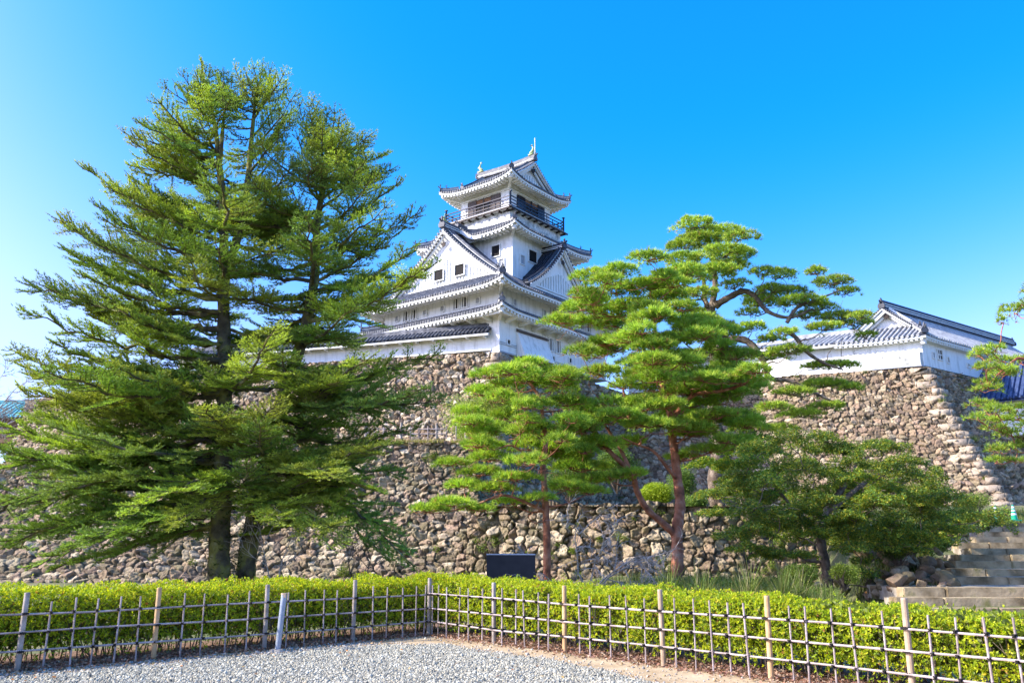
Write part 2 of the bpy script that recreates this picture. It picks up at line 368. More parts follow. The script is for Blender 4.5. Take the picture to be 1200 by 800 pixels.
def stone_wall(name, base, top, size, res, label, cat='stone wall', seed=1, pal=STONE_PAL, moss=.4, depth=.17, batter=.75, crown=0.0, smooth=False, wsc=1.25):
    """base/top: matching polylines of world points. Curved batter, stones as displaced cells."""
    base = [Vector(p) for p in base]; top = [Vector(p) for p in top]
    R = np.random.default_rng(seed)
    L = [((base[i + 1] - base[i]).length + (top[i + 1] - top[i]).length) / 2 for i in range(len(base) - 1)]
    cum = np.concatenate([[0], np.cumsum(L)]); H = np.mean([(t - b).length for b, t in zip(base, top)])
    ns = [max(2, int(round(l / res))) for l in L]; nv = max(3, int(round(H / res)))
    ss = np.concatenate([np.linspace(cum[i], cum[i + 1], ns[i], endpoint=False) for i in range(len(ns))] + [[cum[-1]]])
    tt = np.linspace(0, 1, nv + 1)
    B = np.array([[np.interp(s, cum, [p[k] for p in base]) for k in range(3)] for s in ss])
    T = np.array([[np.interp(s, cum, [p[k] for p in top]) for k in range(3)] for s in ss])
    f = 1 - (1 - tt) ** (1 / batter)                   # horizontal travel: fast low down, steep at the top
    S, TT = np.meshgrid(ss, tt)
    X = np.empty(S.shape + (3,))
    for k in (0, 1): X[..., k] = B[None, :, k] + (T - B)[None, :, k] * f[:, None]
    X[..., 2] = B[None, :, 2] + (T - B)[None, :, 2] * tt[:, None]
    du = np.gradient(X, axis=1); dv = np.gradient(X, axis=0)
    Nn = unit(np.cross(du, dv)); 
    if Nn[..., 1].mean() > 0: Nn = -Nn
    # cellular stones in (s, h)
    u = S / (size * wsc); v = TT * H / size
    wu = u + .35 * (vnoise(u * .9, v * .9, 0, seed) - .5) ; wv = v + .35 * (vnoise(u * .9 + 9, v * .9, 3, seed) - .5)
    gi = np.floor(wu).astype(int); gj = np.floor(wv).astype(int)
    nx, ny = gi.max() + 6, gj.max() + 6; gi += 2; gj += 2; wu += 2; wv += 2
    gi = np.clip(gi, 2, nx - 3); gj = np.clip(gj, 2, ny - 3)
    jx = R.uniform(.08, .92, (nx, ny)); jy = R.uniform(.12, .88, (nx, ny)); wt_ = R.choice([.55, .7, .85, 1, 1.15, 1.35, 1.6], (nx, ny))
    F1 = np.full(u.shape, 9.); F2 = np.full(u.shape, 9.); ID = np.zeros(u.shape, int); DX = np.zeros(u.shape); DY = np.zeros(u.shape)
    for a in (-2, -1, 0, 1, 2):
        for c in (-2, -1, 0, 1, 2):
            ci = np.clip(gi + a, 0, nx - 1); cj = np.clip(gj + c, 0, ny - 1)
            dx = wu - (gi + a + jx[ci, cj]); dy = wv - (gj + c + jy[ci, cj])
            d = (np.abs(dx) ** 2.6 + np.abs(dy) ** 2.6) ** (1 / 2.6) / wt_[ci, cj]
            new = d < F1
            F2 = np.where(new, F1, np.minimum(F2, d)); ID = np.where(new, ci * ny + cj, ID)
            DX = np.where(new, dx, DX); DY = np.where(new, dy, DY); F1 = np.where(new, d, F1)
    e = (F2 - F1) / (F1 + F2 + 1e-6)
    e = e + .06 * (vnoise(u * 5, v * 5, 1, seed) - .5)
    prof = np.clip(e / .20, 0, 1); prof = np.sqrt(np.clip(prof * (2 - prof), 0, 1))
    K = nx * ny; off = R.uniform(-.4, .55, K); tx = R.normal(0, .5, K); ty = R.normal(-.12, .5, K)
    Hh = depth * (prof * (1 + .5 * off[ID]) + prof * (tx[ID] * DX + ty[ID] * DY) * 1.1
                  + .35 * prof * (vnoise(u * 3.1, v * 3.1, 0, seed + 3) - .5) + .25 * prof * (vnoise(u * 7.3, v * 7.3, 0, seed + 5) - .5))
    if crown:       # uneven top edge
        X[-1, :, 2] += crown * (vnoise(ss * 1.7, ss * 0, 0, seed) - .5)
    X = X + Nn * (Hh - depth)[..., None]
    cid = R.integers(0, len(pal), K); br = R.uniform(.7, 1.25, K)
    c = pal[cid[ID]] * br[ID][..., None]
    gap = np.clip(e / .12, 0, 1)[..., None]
    c = c * gap + np.array((.085, .07, .05)) * (1 - gap)
    n1, n0 = X.shape[0], X.shape[1]
    i = np.arange((n1 - 1) * (n0 - 1)); r = i // (n0 - 1); q = i % (n0 - 1); a = r * n0 + q
    Fc = np.stack([a, a + 1, a + 1 + n0, a + n0], 1)
    me = npmesh(name, X.reshape(-1, 3), Fc, c.reshape(-1, 3), smooth=smooth)
    o = link(name, me, mat_stone(name + '_mat', moss))
    tag(o, label, cat)
    return o, X

def rock_mesh(seed, C, S, pal=STONE_PAL, sub=3):
    """one angular boulder as an irregular convex lump"""
    R = np.random.default_rng(seed)
    import bmesh
    bm = bmesh.new(); bmesh.ops.create_icosphere(bm, subdivisions=sub, radius=1)
    V = np.array([v.co[:] for v in bm.verts]); Fc = np.array([[v.index for v in f.verts] for f in bm.faces]); bm.free()
    planes = unit(R.normal(size=(14, 3))); lim = R.uniform(.5, .85, 14)
    for p, l in zip(planes, lim):
        d = V @ p; V = V - np.maximum(d - l, 0)[:, None] * p
    V = V * (1 + .035 * R.normal(size=(len(V), 1)))
    a = R.uniform(0, 6.28); ca, sa = math.cos(a), math.sin(a)
    V = V * np.array(S); V = np.stack([V[:, 0] * ca - V[:, 1] * sa, V[:, 0] * sa + V[:, 1] * ca, V[:, 2]], 1)
    c = pal[R.integers(0, len(pal))] * R.uniform(.7, 1.2)
    return V + np.array(C), Fc, np.tile(c, (len(V), 1))

def cornerstones(name, X, col, parent, n, sz, seed=3):
    """long quoins laid alternately along the corner edge (column index col of wall grid X)"""
    pass

# lower retaining wall, full width
lb = [P(545, 688, 35.8), P(640, 688, 35.3), P(760, 688, 35), P(1010, 688, 35), P(1035, 680, 36.5)]
for p in lb: p.z = -.5
ltz = {0: 3.3}
lt = [Vector((b.x, b.y + 1.15, 3.22)) for b in lb]; lt[-1].z = 2.6; lt[-2].z = 3.0
wall_low, X_low = stone_wall('stone_retaining_wall', lb, lt, .34, .031, 'low dry stone retaining wall with mossy boulders behind the pines', seed=11, moss=.55, depth=.21, crown=.3)
# tall left wall above it
hb = [Vector((-44, 38.5, -.6)), Vector((-20, 37.4, -.6)), Vector((-6.5, 36.6, -.6)), Vector((-.9, 36.2, -.6)), Vector((3.2, 66, -.4))]
ht = [P(-120, 560, 43), P(100, 533, 41.5), P(440, 518, 40.5), P(556, 518, 40.3), Vector((-1.2, 70, 7.5))]
wall_mid, X_mid = stone_wall('stone_rampart', hb, ht, .31, .035, 'weathered rubble rampart behind the big fir, with the bamboo fence on its top', seed=21, moss=.5, depth=.18, crown=.25)
# honmaru wall: left stretch, keep corner, recess, turret bastion
K0 = P(585, 412, 74)                                     # foot of the keep's near corner
LA = Vector((-math.sin(rad(52.1)), math.cos(rad(52.1)), 0)); RB = Vector((math.sin(rad(37.9)), math.cos(rad(37.9)), 0))
TT = P(1087, 430, 74); TB = P(1187, 597, 68)
NT = Vector((27.0, 79.2, 17.25)); NB = Vector((25.5, 73.5, 4.4))
MT = K0 + RB * 22; MT.z = 17.6; MB_ = MT + Vector((-2.0, -6, 0)); MB_.z = 4.4
TD = Vector((.806, .592, 0))
LT = P(190, 437, 83)
PAL2 = STONE_PAL * np.array([1.0, 1.0, 1.02])
kt = [P(30, 470, 92), LT, P(440, 419.5, 77.5), K0 + Vector((0, 0, 0))]
kb = [kt[0] + Vector((-2, -3, 0)), LT + Vector((-2, -4.5, 0)), kt[2] + Vector((-.8, -4.6, 0)), K0 + Vector((.3, -4.8, 0))]
for p in kb: p.z = 3.6
wall_keep, X_kp = stone_wall('keep_stone_base', kb + [MB_ + Vector((0, 0, -.8))], kt + [MT], .41, .055, 'high stone base under the left side of the white castle keep', seed=31, moss=.25, depth=.30,
                          pal=np.vstack([STONE_PAL, [(.46, .34, .22), (.48, .40, .31)]]), crown=0)
tb = [MB_ + Vector((-2.6, 2.0, -.8)), NB - Vector((0, 0, .8)), TB, TB + TD * 40 + Vector((2, -1, 0))]
ttp = [MT + Vector((-2.2, 1.9, 0)), NT, TT, TT + TD * 13]
tb = tb[:3] + [TB + TD * 16]
tb[3].z = 4.4; ttp[3].z = 16.9
wall_tur, XT = stone_wall('turret_stone_base', tb, ttp, .41, .052, 'tall stone base with a sharp sunlit corner under the right hand turret', seed=41, batter=.84, moss=.25, depth=.30)
# quoins on the turret corner
def quoins(name, A, B, n, d1, d2, batter, parent, seed=5, L=1.5, W=.75):
    R = np.random.default_rng(seed); Vs = []; Fs = []; Cs = []; nn = 0
    A = Vector(A); B = Vector(B); h = (B.z - A.z) / n
    import bmesh
    for i in range(n):
        t = (i + .5) / n; f = 1 - (1 - t) ** (1 / batter)
        p = Vector((A.x + (B.x - A.x) * f, A.y + (B.y - A.y) * f, A.z + (B.z - A.z) * t))
        l1, l2 = (L, W) if i % 2 == 0 else (W, L)
        l1 *= R.uniform(.8, 1.2); l2 *= R.uniform(.8, 1.2)
        bm = bmesh.new(); bmesh.ops.create_cube(bm, size=1); bmesh.ops.bevel(bm, geom=bm.edges[:], offset=.09, segments=2, affect='EDGES')
        bmesh.ops.subdivide_edges(bm, edges=bm.edges[:], cuts=1)
        for v in bm.verts: v.co += Vector(R.normal(0, .018, 3))
        V = []
        for v in bm.verts:
            q = p - d1 * ((.5 - v.co.x) * l1 - .12) * -1 - d2 * ((.5 - v.co.y) * l2 - .12) * -1
            V.append((q.x, q.y, p.z + v.co.z * h * .99))
        bm.verts.index_update()
        for f_ in bm.faces:
            vv = [x.index + nn for x in f_.verts]
            for k in range(1, len(vv) - 1): Fs.append((vv[0], vv[k], vv[k + 1]))
        c = np.array((.36, .29, .22)) * R.uniform(.75, 1.15); Cs.append(np.tile(c, (len(V), 1))); Vs.append(np.array(V)); nn += len(V); bm.free()
    return link(name, npmesh(name, np.vstack(Vs), np.array(Fs), np.vstack(Cs)), mat_stone(name + '_mat', .15), parent)
dlf = (NT - TT); dlf.z = 0; dlf.normalize()
quoins('cornerstone', TB, TT, 19, dlf, TD, .84, wall_tur)
klf = (kt[2] - K0); klf.z = 0; klf.normalize()
q = quoins('cornerstone', kb[3], K0 - Vector((0, 0, .02)), 16, klf, RB, .75, wall_keep, seed=8)

# terraces and hill tops (earth)
def poly(name, pts, mat, parent=None):
    mb = MB(); mb.add(pts, [tuple(range(len(pts)))]); return tag(mb.build(name, mat), kind='structure')
poly('lower_terrace', [(p.x, p.y - .1, 3.12) for p in lt] + [(14.5, 37.9, 2.9), (22, 60, 4.3), (36, 69, 4.6), (27, 80, 4.8), (12, 90, 4.8), (1, 66, 4.6)], M['grassy'])
poly('rampart_terrace', [(p.x, p.y + .0, p.z - .06) for p in ht[:4]] + [(-1.4, 69.5, 7.4), (-60, 80, 7)], M['drygrass'])
poly('castle_hilltop', [(p.x, p.y, 17.0) for p in (kt[0], kt[1], kt[2])] + [(K0.x, K0.y, 17.2), (MT.x, MT.y, 17), (NT.x, NT.y, 16.95), (TT.x, TT.y, 16.7), (ttp[3].x, ttp[3].y, 16.7), (60, 150, 17), (-60, 150, 17)], M['drygrass'])
# ---------------------------------------------------------------- buildings
class Frame:
    def __init__(s, o, A, B): s.o = Vector(o); s.A = A; s.B = B
    def __call__(s, a, b, z): return s.o + s.A * a + s.B * b + Vector((0, 0, z))
Zv = Vector((0, 0, 1))

def eave_side(fr, p0, p1, inn, zf, dmax, up, bump_=None, rib=.32, nd=8, top=None):
    """One roof side. p0,p1: eave ends in plan (a,b); inn: inward plan unit; zf(d) height over plan distance d;
    dmax(s, L): how far the surface runs inward at eave position s.  Returns function pos(s,d)."""
    L = math.hypot(p1[0] - p0[0], p1[1] - p0[1]); e = ((p1[0] - p0[0]) / L, (p1[1] - p0[1]) / L)
    def pos(s, d, dz=0.0, out=0.0):
        a = p0[0] + e[0] * s + inn[0] * (d - out); b = p0[1] + e[1] * s + inn[1] * (d - out)
        m = min(s, L - s); r = max(0, 1 - m / 3.4)
        z = zf(d) + up * r ** 2.2 * max(0, 1 - d / 3.5)
        if bump_: z += bump_(s) * max(0, 1 - d / 2.6)
        return fr(a, b, z + dz)
    return L, pos

def tile_side(fr, p0, p1, inn, zf, dmax, up, tile, ribs, eaves, fascia, bump_=None, rib=.32, overhang=1.4, soff_z=None, dent=.48, thick=.2, fas=.24, nd=7):
    L, pos = eave_side(fr, p0, p1, inn, zf, dmax, up, bump_)
    n = max(2, int(round(L / rib))); S = [L * i / n for i in range(n + 1)]
    # pan surface, strip by strip
    for i in range(n):
        s0, s1 = S[i], S[i + 1]; d0, d1 = dmax(s0, L), dmax(s1, L)
        if i == 0: d0 = max(d0, .0)
        vs = []
        for k in range(nd + 1):
            t = k / nd; vs += [pos(s0, d0 * t), pos(s1, d1 * t)]
        tile.add(vs, [(2 * k, 2 * k + 1, 2 * k + 3, 2 * k + 2) for k in range(nd)])
        # thickness at the eave
        tile.add([pos(s0, 0), pos(s1, 0), pos(s1, 0, -.1), pos(s0, 0, -.1)], [(0, 1, 2, 3)])
    # round cover tiles
    for i in range(n):
        s = (S[i] + S[i + 1]) / 2; dm = dmax(s, L)
        if dm < .25: continue
        w = rib * .27; nk = max(2, int(nd * dm / 4) + 1)
        vs = []; 
        for k in range(nk + 1):
            d = dm * k / nk - (.05 if k == 0 else 0)
            for (x, h) in ((-w, -.01), (-w * .7, w * .95), (0, w * 1.35), (w * .7, w * .95), (w, -.01)):
                vs.append(pos(s + x, d, h))
        fs = []
        for k in range(nk):
            for j in range(4): q = k * 5 + j; fs.append((q, q + 1, q + 6, q + 5))
        fs.append((0, 1, 2, 3, 4)); ribs.add(vs, fs)
        # round end tile
        c = pos(s, -.06, .02); r = w * 1.25
        ex = (pos(s + .1, 0) - pos(s - .1, 0)).normalized()
        v2 = [c + ex * (math.cos(a) * r) + Zv * (math.sin(a) * r) for a in [k * math.pi / 4 for k in range(8)]]
        ribs.add(v2, [tuple(range(8))])
    # white fascia under the tiles
    m = max(6, int(L / .6))
    for i in range(m):
        s0, s1 = L * i / m, L * (i + 1) / m
        a0, a1 = pos(s0, .04, -.1), pos(s1, .04, -.1); b0, b1 = pos(s0, .04, -.1 - fas), pos(s1, .04, -.1 - fas)
        c0, c1 = pos(s0, .30, -.1 - fas), pos(s1, .30, -.1 - fas)
        i0, i1 = pos(min(max(s0, .3), L - .3), .30, -.1 - fas), pos(min(max(s1, .3), L - .3), .30, -.1 - fas)
        fascia.add([a0, a1, b1, b0, i1, i0], [(0, 1, 2, 3), (3, 2, 4, 5)])
    # soffit
    for i in range(m):
        s0, s1 = L * i / m, L * (i + 1) / m
        o0, o1 = min(overhang + .1, max(dmax(s0, L), 0) + 9), 0
        def q(s, d):
            s_ = min(max(s, d), L - d) if L > 2 * d else L / 2
            p = pos(s_, d if not bump_ else d); 
            w = fr(p0[0] + e0 * s_ + inn[0] * d, p0[1] + e1 * s_ + inn[1] * d, 0)
            zz = pos(s_, .3, -.1 - fas).z * (1 - d / overhang) + (fr.o.z + soff_z) * (d / overhang)
            if bump_: zz += bump_(s_) * .0
            return Vector((w.x, w.y, zz))
        e0, e1 = (p1[0] - p0[0]) / L, (p1[1] - p0[1]) / L
        eaves.add([q(s0, .28), q(s1, .28), q(s1, overhang + .05), q(s0, overhang + .05)], [(0, 1, 2, 3)])
    # rafter ends: white blocks in two depths
    nn = int(L / dent)
    for i in range(1, nn):
        s = L * i / nn
        if s < .35 or s > L - .35: continue
        c = pos(s, .10, -.1 - fas - .09)
        ex = (pos(s + .1, .4) - pos(s - .1, .4)).normalized()
        inw = (fr.A * inn[0] + fr.B * inn[1]).normalized()
        c2 = c + inw * .42
        eaves.box(c2, (.23, .84, .21), (ex, inw, Zv))
    return pos

def ridge_bar(mb, pts, w, h, white=None):
    """stacked ridge: a wide course, narrower course and a rounded top"""
    for i in range(len(pts) - 1):
        a, b = pts[i], pts[i + 1]
        mb.bar(a + Zv * h * .3, b + Zv * h * .3, w, h * .6)
        mb.bar(a + Zv * h * .72, b + Zv * h * .72, w * .72, h * .34)
    mb.tube([p + Zv * h * .92 for p in pts], w * .28, 6)
    if white is not None:
        for i in range(len(pts) - 1):
            white.bar(pts[i] + Zv * h * .28, pts[i + 1] + Zv * h * .28, w + .03, h * .12)
            white.bar(pts[i] + Zv * h * .56, pts[i + 1] + Zv * h * .56, w + .02, h * .10)

def onigawara(mb, p, out, sc=1.0):
    """demon tile: a shield with a pronged crest"""
    x = out.cross(Zv).normalized(); o = out.normalized()
    sh = [(-.30, 0), (-.36, .25), (-.24, .48), (-.10, .62), (-.06, .9), (0, 1.02), (.06, .9), (.10, .62), (.24, .48), (.36, .25), (.30, 0)]
    mb.prism([p + x * (a * sc) + Zv * (b * sc) - o * .06 for a, b in sh], o * .16 * sc)
    mb.tube([p + o * .1 * sc + Zv * .5 * sc, p + o * .34 * sc + Zv * .72 * sc], .08 * sc, 6)

def hip_roof(fr, a0, a1, b0, b1, zf, ins, up, root, name, over, soff, bumps=None, rib=.32, tilemat='tile', ribmat=None, sides='ABCD', cap=None, zfA=None, dent=.48, dmaxes=None, ornament=1.0):
    """skirt roof. sides: A = b0 side (left face), B = a0 side (right face), C = b1, D = a1"""
    tile, ribs, eav, fas = MB(), MB(), MB(), MB()
    P_ = {'A': ((a0, b0), (a1, b0), (0, 1)), 'B': ((a0, b0), (a0, b1), (1, 0)), 'C': ((a0, b1), (a1, b1), (0, -1)), 'D': ((a1, b0), (a1, b1), (-1, 0))}
    for s in sides:
        p0, p1, inn = P_[s]
        cp = ins[s] if isinstance(ins, dict) else ins
        dm = (dmaxes or {}).get(s) or (lambda q, L, cp=cp: max(0, min(q, L - q, cp)))
        tile_side(fr, p0, p1, inn, zf, dm, up, tile, ribs, eav, fas, bump_=(bumps or {}).get(s), rib=rib, overhang=over, soff_z=soff, dent=dent)
    r = tile.build(name, M[tilemat], root)
    ribs.build('cover_tiles', M[ribmat or tilemat], r)
    fas.build('fascia', M['trim'], r); eav.build('eaves', M['trim'], r)
    return r

def hip_pts(fr, ca, cb, da, db, zf, d0, d1, up, n=6):
    pts = []
    for k in range(n + 1):
        d = d0 + (d1 - d0) * k / n
        z = zf(d) + up * max(0, 1 - d / 3.4) ** 2.2 * max(0, 1 - d / 3.5)
        pts.append(fr(ca + da * d, cb + db * d, z + .02))
    return pts

def wall_box(fr, a0, a1, b0, b1, z0, z1, mat, root, name='wall'):
    mb = MB(); vs = [fr(a, b, z) for z in (z0, z1) for a, b in ((a0, b0), (a1, b0), (a1, b1), (a0, b1))]
    mb.add(vs, [(0, 1, 2, 3), (4, 7, 6, 5), (0, 4, 5, 1), (1, 5, 6, 2), (2, 6, 7, 3), (3, 7, 4, 0)])
    return mb.build(name, M[mat], root)

def window(fr, face, u, z, w, h, root, bars=3, style='bars', depth=.12, name='window', framecol='trim'):
    """face 'A': on plane b=const facing -B, u along a.  face 'B': on plane a=const facing -A, u along b. face=(type,const)"""
    ty, k = face
    if ty == 'A': pt = lambda uu, zz, o: fr(uu, k - o, zz); ex = fr.A; ou = -fr.B
    else: pt = lambda uu, zz, o: fr(k - o, uu, zz); ex = fr.B; ou = -fr.A
    n = ex.cross(Zv).normalized(); n = n if n.dot(ou) > 0 else -n
    fm = MB(); t = .09
    for (du, dz, ww, hh) in ((0, h / 2 + t / 2, w + 2 * t, t), (0, -h / 2 - t / 2, w + 2 * t, t), (-w / 2 - t / 2, 0, t, h), (w / 2 + t / 2, 0, t, h)):
        fm.box(pt(u + du, z + dz, .0) + n * depth * .5, (ww, depth, hh), (ex, n, Zv))
    if bars and style == 'bars':
        for i in range(bars):
            uu = u - w / 2 + w * (i + .5) / bars if bars > 1 else u
            fm.box(pt(uu, z, 0) + n * .05, (w / bars * .34, .06, h), (ex, n, Zv))
    elif style == 'grid':
        fm.box(pt(u, z, 0) + n * .05, (.09, .06, h), (ex, n, Zv)); fm.box(pt(u, z, 0) + n * .052, (w, .06, .09), (ex, n, Zv))
    wo_ = fm.build(name, M[framecol], root)
    g = MB(); g.box(pt(u, z, 0) + n * .012, (w, .024, h), (ex, n, Zv))
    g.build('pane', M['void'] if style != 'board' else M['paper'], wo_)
    return wo_

def gable_face(fr, ty, k, uc, z0, hw, h, root, mat='plaster', curve=.12, lattice=True, wins=(), depth=.5, zoff=0):
    """triangular white gable with curved bargeboards; ty 'A' plane b=k (u=a), ty 'B' plane a=k (u=b)"""
    if ty == 'A': pt = lambda uu, zz, o=0: fr(uu, k - o, zz); ex = fr.A; ou = -fr.B
    else: pt = lambda uu, zz, o=0: fr(k - o, uu, zz); ex = fr.B; ou = -fr.A
    n = ex.cross(Zv).normalized(); n = n if n.dot(ou) > 0 else -n
    def edge(t):    # t 0 at apex .. 1 foot; concave line
        return hw * t, z0 + h * (1 - t) - h * curve * math.sin(math.pi * t)
    N_ = 10
    E_ = [edge(i / N_) for i in range(N_ + 1)]
    tri = MB(); P1 = [pt(uc - x, z) for x, z in E_][::-1] + [pt(uc + x, z) for x, z in E_[1:]]
    base = [pt(uc - hw, z0 - .3), pt(uc + hw, z0 - .3)]
    # fan so concave outline is safe
    vs = [pt(uc, z0 - .3)] + [base[0]] + P1 + [base[1]]
    tri.add(vs, [(0, i, i + 1) for i in range(1, len(vs) - 1)])
    g = tri.build('gable', M[mat], root)
    bb = MB()     # two stepped bargeboards
    for sgn in (-1, 1):
        for (o, wd, inset, th) in ((depth, .34, 0, .16), (depth * .55, .30, .36, .14)):
            for i in range(N_):
                (x0, za), (x1, zb) = E_[i], E_[i + 1]
                def q(x, z, dn): return pt(uc + sgn * x, z - inset - dn, 0) + n * o
                a, b_, c, d = q(x0, za, 0), q(x1, zb, 0), q(x1, zb, wd), q(x0, za, wd)
                bb.prism([a, b_, c, d], -n * th)
    bb.build('bargeboard', M['trim'], g)
    # pendant ornament
    pd = MB(); c = pt(uc, z0 + h * .80 - .35) + n * (depth * .5 + .1)
    x = ex
    pd.prism([c + x * (r * math.cos(t)) + Zv * (r * math.sin(t)) for t, r in [(k_ * math.pi / 5, .20 if k_ % 2 else .30) for k_ in range(10)]], n * .1)
    pd.build('gable_pendant', M['darkwood'], g)
    if lattice:
        lt_ = MB()
        nb = int(hw * 2 / .42)
        for i in range(nb):
            u = -hw + 2 * hw * (i + .5) / nb
            t = abs(u) / hw; zt = z0 + h * (1 - t) * .50
            zb = z0 + .35
            if zt - zb < .25: continue
            lt_.box(pt(uc + u, (zt + zb) / 2) + n * .06, (.15, .07, zt - zb), (ex, n, Zv))
        for zz, f in ((z0 + .28, .92), (z0 + .0, 1.0)):
            lt_.box(pt(uc, zz) + n * .1, (2 * hw * f, .2, .14), (ex, n, Zv))
        lt_.build('gable_lattice', M['trim'], g)
    return g

def shachi(p, dirv, root, s=1.0):
    """dolphin-fish ridge ornament: head down on the ridge, tail raised"""
    d = dirv.normalized(); x = d.cross(Zv)
    body = [(0.55, .02), (.42, .22), (.15, .40), (-.02, .68), (-.0, 1.0), (.16, 1.28)]
    mb = MB(); mb.tube([p + d * (a * s) + Zv * (b * s) for a, b in body], [.12 * s, .26 * s, .27 * s, .2 * s, .13 * s, .07 * s], 8)
    c = p + d * (.16 * s) + Zv * 1.25 * s
    mb.prism([c - x * .03 * s, c + d * .42 * s + Zv * .22 * s - x * .03 * s, c + d * .2 * s + Zv * .08 * s - x * .03 * s, c + d * .12 * s + Zv * .38 * s - x * .03 * s, c - d * .1 * s + Zv * .3 * s - x * .03 * s], x * .08 * s)
    c = p + d * (-.08 * s) + Zv * .6 * s
    mb.prism([c - x * .03 * s, c - d * .34 * s + Zv * .12 * s - x * .03 * s, c - d * .2 * s + Zv * .34 * s - x * .03 * s, c + Zv * .3 * s - x * .03 * s], x * .08 * s)
    mb.box(p + d * .3 * s - Zv * .02, (.5 * s, .9 * s, .16 * s), (x, d, Zv))
    return mb.build('dolphin_ornament', M['bronze'], root, True)

# ===== the castle keep =====
keep = empty('castle_keep', K0, 'white multi-tiered castle keep with dark tiled roofs and a railed top balcony', 'castle keep')
K = Frame(K0, LA, RB)
AW, BW = 14.8, 17.9
wall_box(K, 0, AW, 0, BW, 0, 5.6, 'plaster', keep)
# --- tier-1 skirt roof
z1 = lambda d: 3.62 + .42 * d + .03 * d * d
hip_roof(K, -1.75, AW + 1.75, -1.75, BW + 1.75, z1, 1.75, .38, keep, 'roof', 1.75, 3.35)
def hips(fr, a0, a1, b0, b1, zf, d1, up, parent, corners='0123', sc=.8, w=.42, h=.42, bell=True):
    for i, (ca, cb, da, db) in enumerate(((a0, b0, 1, 1), (a1, b0, -1, 1), (a0, b1, 1, -1), (a1, b1, -1, -1))):
        if str(i) not in corners: continue
        mb = MB(); wh = MB()
        pts = hip_pts(fr, ca, cb, da, db, zf, .12, d1, up)
        ridge_bar(mb, pts, w, h, wh)
        out = (pts[0] - pts[1]); out.z = 0
        onigawara(mb, pts[0] + Zv * .05, out, sc)
        onigawara(mb, pts[2] + Zv * .35, out, sc * .6)
        # white block under the corner
        wh.box(fr(ca + da * .45, cb + db * .45, zf(0) + up - .62), (.34, .34, .42), (fr.A, fr.B, Zv))
        wh.bar(fr(ca + da * .3, cb + db * .3, zf(0) + up * .8 - .5), fr(ca + da * 1.9, cb + db * 1.9, zf(0) - .55), .26, .3)
        r = mb.build('corner_ridge', M['tile'], parent); wh.build('corner_trim', M['trim'], r)
hips(K, -1.75, AW + 1.75, -1.75, BW + 1.75, z1, 1.75, .38, keep)
# brackets below the first eaves
br = MB()
for i in range(8):
    u = .9 + i * 1.9
    if u < AW - .3: br.bar(K(u, -.02, 2.95), K(u, -1.45, 3.22), .26, .3)
for i in range(9):
    u = .9 + i * 2.0
    if u < BW: br.bar(K(-.02, u, 2.95), K(-1.45, u, 3.22), .26, .3)
br.bar(K(-1.25, -1.25, 3.2), K(-1.25, BW + 1, 3.2), .2, .2); br.bar(K(-1.25, -1.25, 3.2), K(AW + 1, -1.25, 3.2), .2, .2)
br.build('eave_bracket', M['trim'], keep)
# --- tier-2 wall is the same box; windows
wA, wB = ('A', 0.0), ('B', 0.0)
for u in (4.05, 5.1): window(K, wA, u, 5.35 - .05, .72, .95, keep, 2)
for u in (10.6, 11.7): window(K, wA, u, 5.2, .72, .95, keep, 2)
for u in (2.4 + .1, 6.9, 9.2, 13.0): window(K, wA, u, 5.15, .42, .5, keep, 0, 'board')
for u in (2.2, 6.9): window(K, wB, u, 5.05, .42, .55, keep, 0, 'board')
for u in (8.4, 9.6, 13.4, 14.6): window(K, wB, u, 5.2, .8, 1.0, keep, 2)
wall_box(K, .003, AW - .003, .003, BW - .003, 5.55, 6.9, 'plaster', keep)
# storey 1 right face: stone-drop bay, windows, loopholes
bay = MB()
b0_, b1_ = 2.5, 7.2
bay.prism([K(0, b0_, 2.35), K(-.12, b0_, 2.3), K(-.95, b0_, .15), K(-.95, b0_, -.02), K(0, b0_, -.02)], RB * (b1_ - b0_))
bayo = bay.build('stone_drop_bay', M['plaster'], keep)
s_ = MB(); s_.box(K(-.5, (b0_ + b1_) / 2, -.06), (.86, b1_ - b0_ - .1, .06), (LA, RB, Zv)); s_.build('bay_underside', M['brownwall'], bayo)
lid = MB(); lid.prism([K(-.05, b0_ - .05, 2.62), K(-.34, b0_ - .05, 2.38), K(-.30, b0_ - .05, 2.3), K(-.05, b0_ - .05, 2.34)], RB * (b1_ - b0_ + .1)); lid.build('bay_hood', M['shutter'], bayo)
for u in (7.9, 9.1): window(K, wB, u, 2.1, .75, 1.15, keep, 2)
for u in (1.3, 11.2): window(K, wB, u, 1.1, .38, .42, keep, 0)
window(K, wB, 8.3, .75, .28, .5, keep, 0)
for u in (3.6, 6.2, 12): window(K, wA, u, 2.2, .7, .9, keep, 2)
lines = MB()
for zz in (.95, .78): lines.bar(K(-.03, .0, zz), K(-.03, b0_, zz), .05, .05)
for zz in (.55, .4): lines.bar(K(-.03, b1_, zz), K(-.03, BW, zz), .05, .05)
lines.bar(K(-.03, 0, .06), K(-.03, BW, .06), .10, .14)
lines.build('wall_moulding', M['paper'], keep)

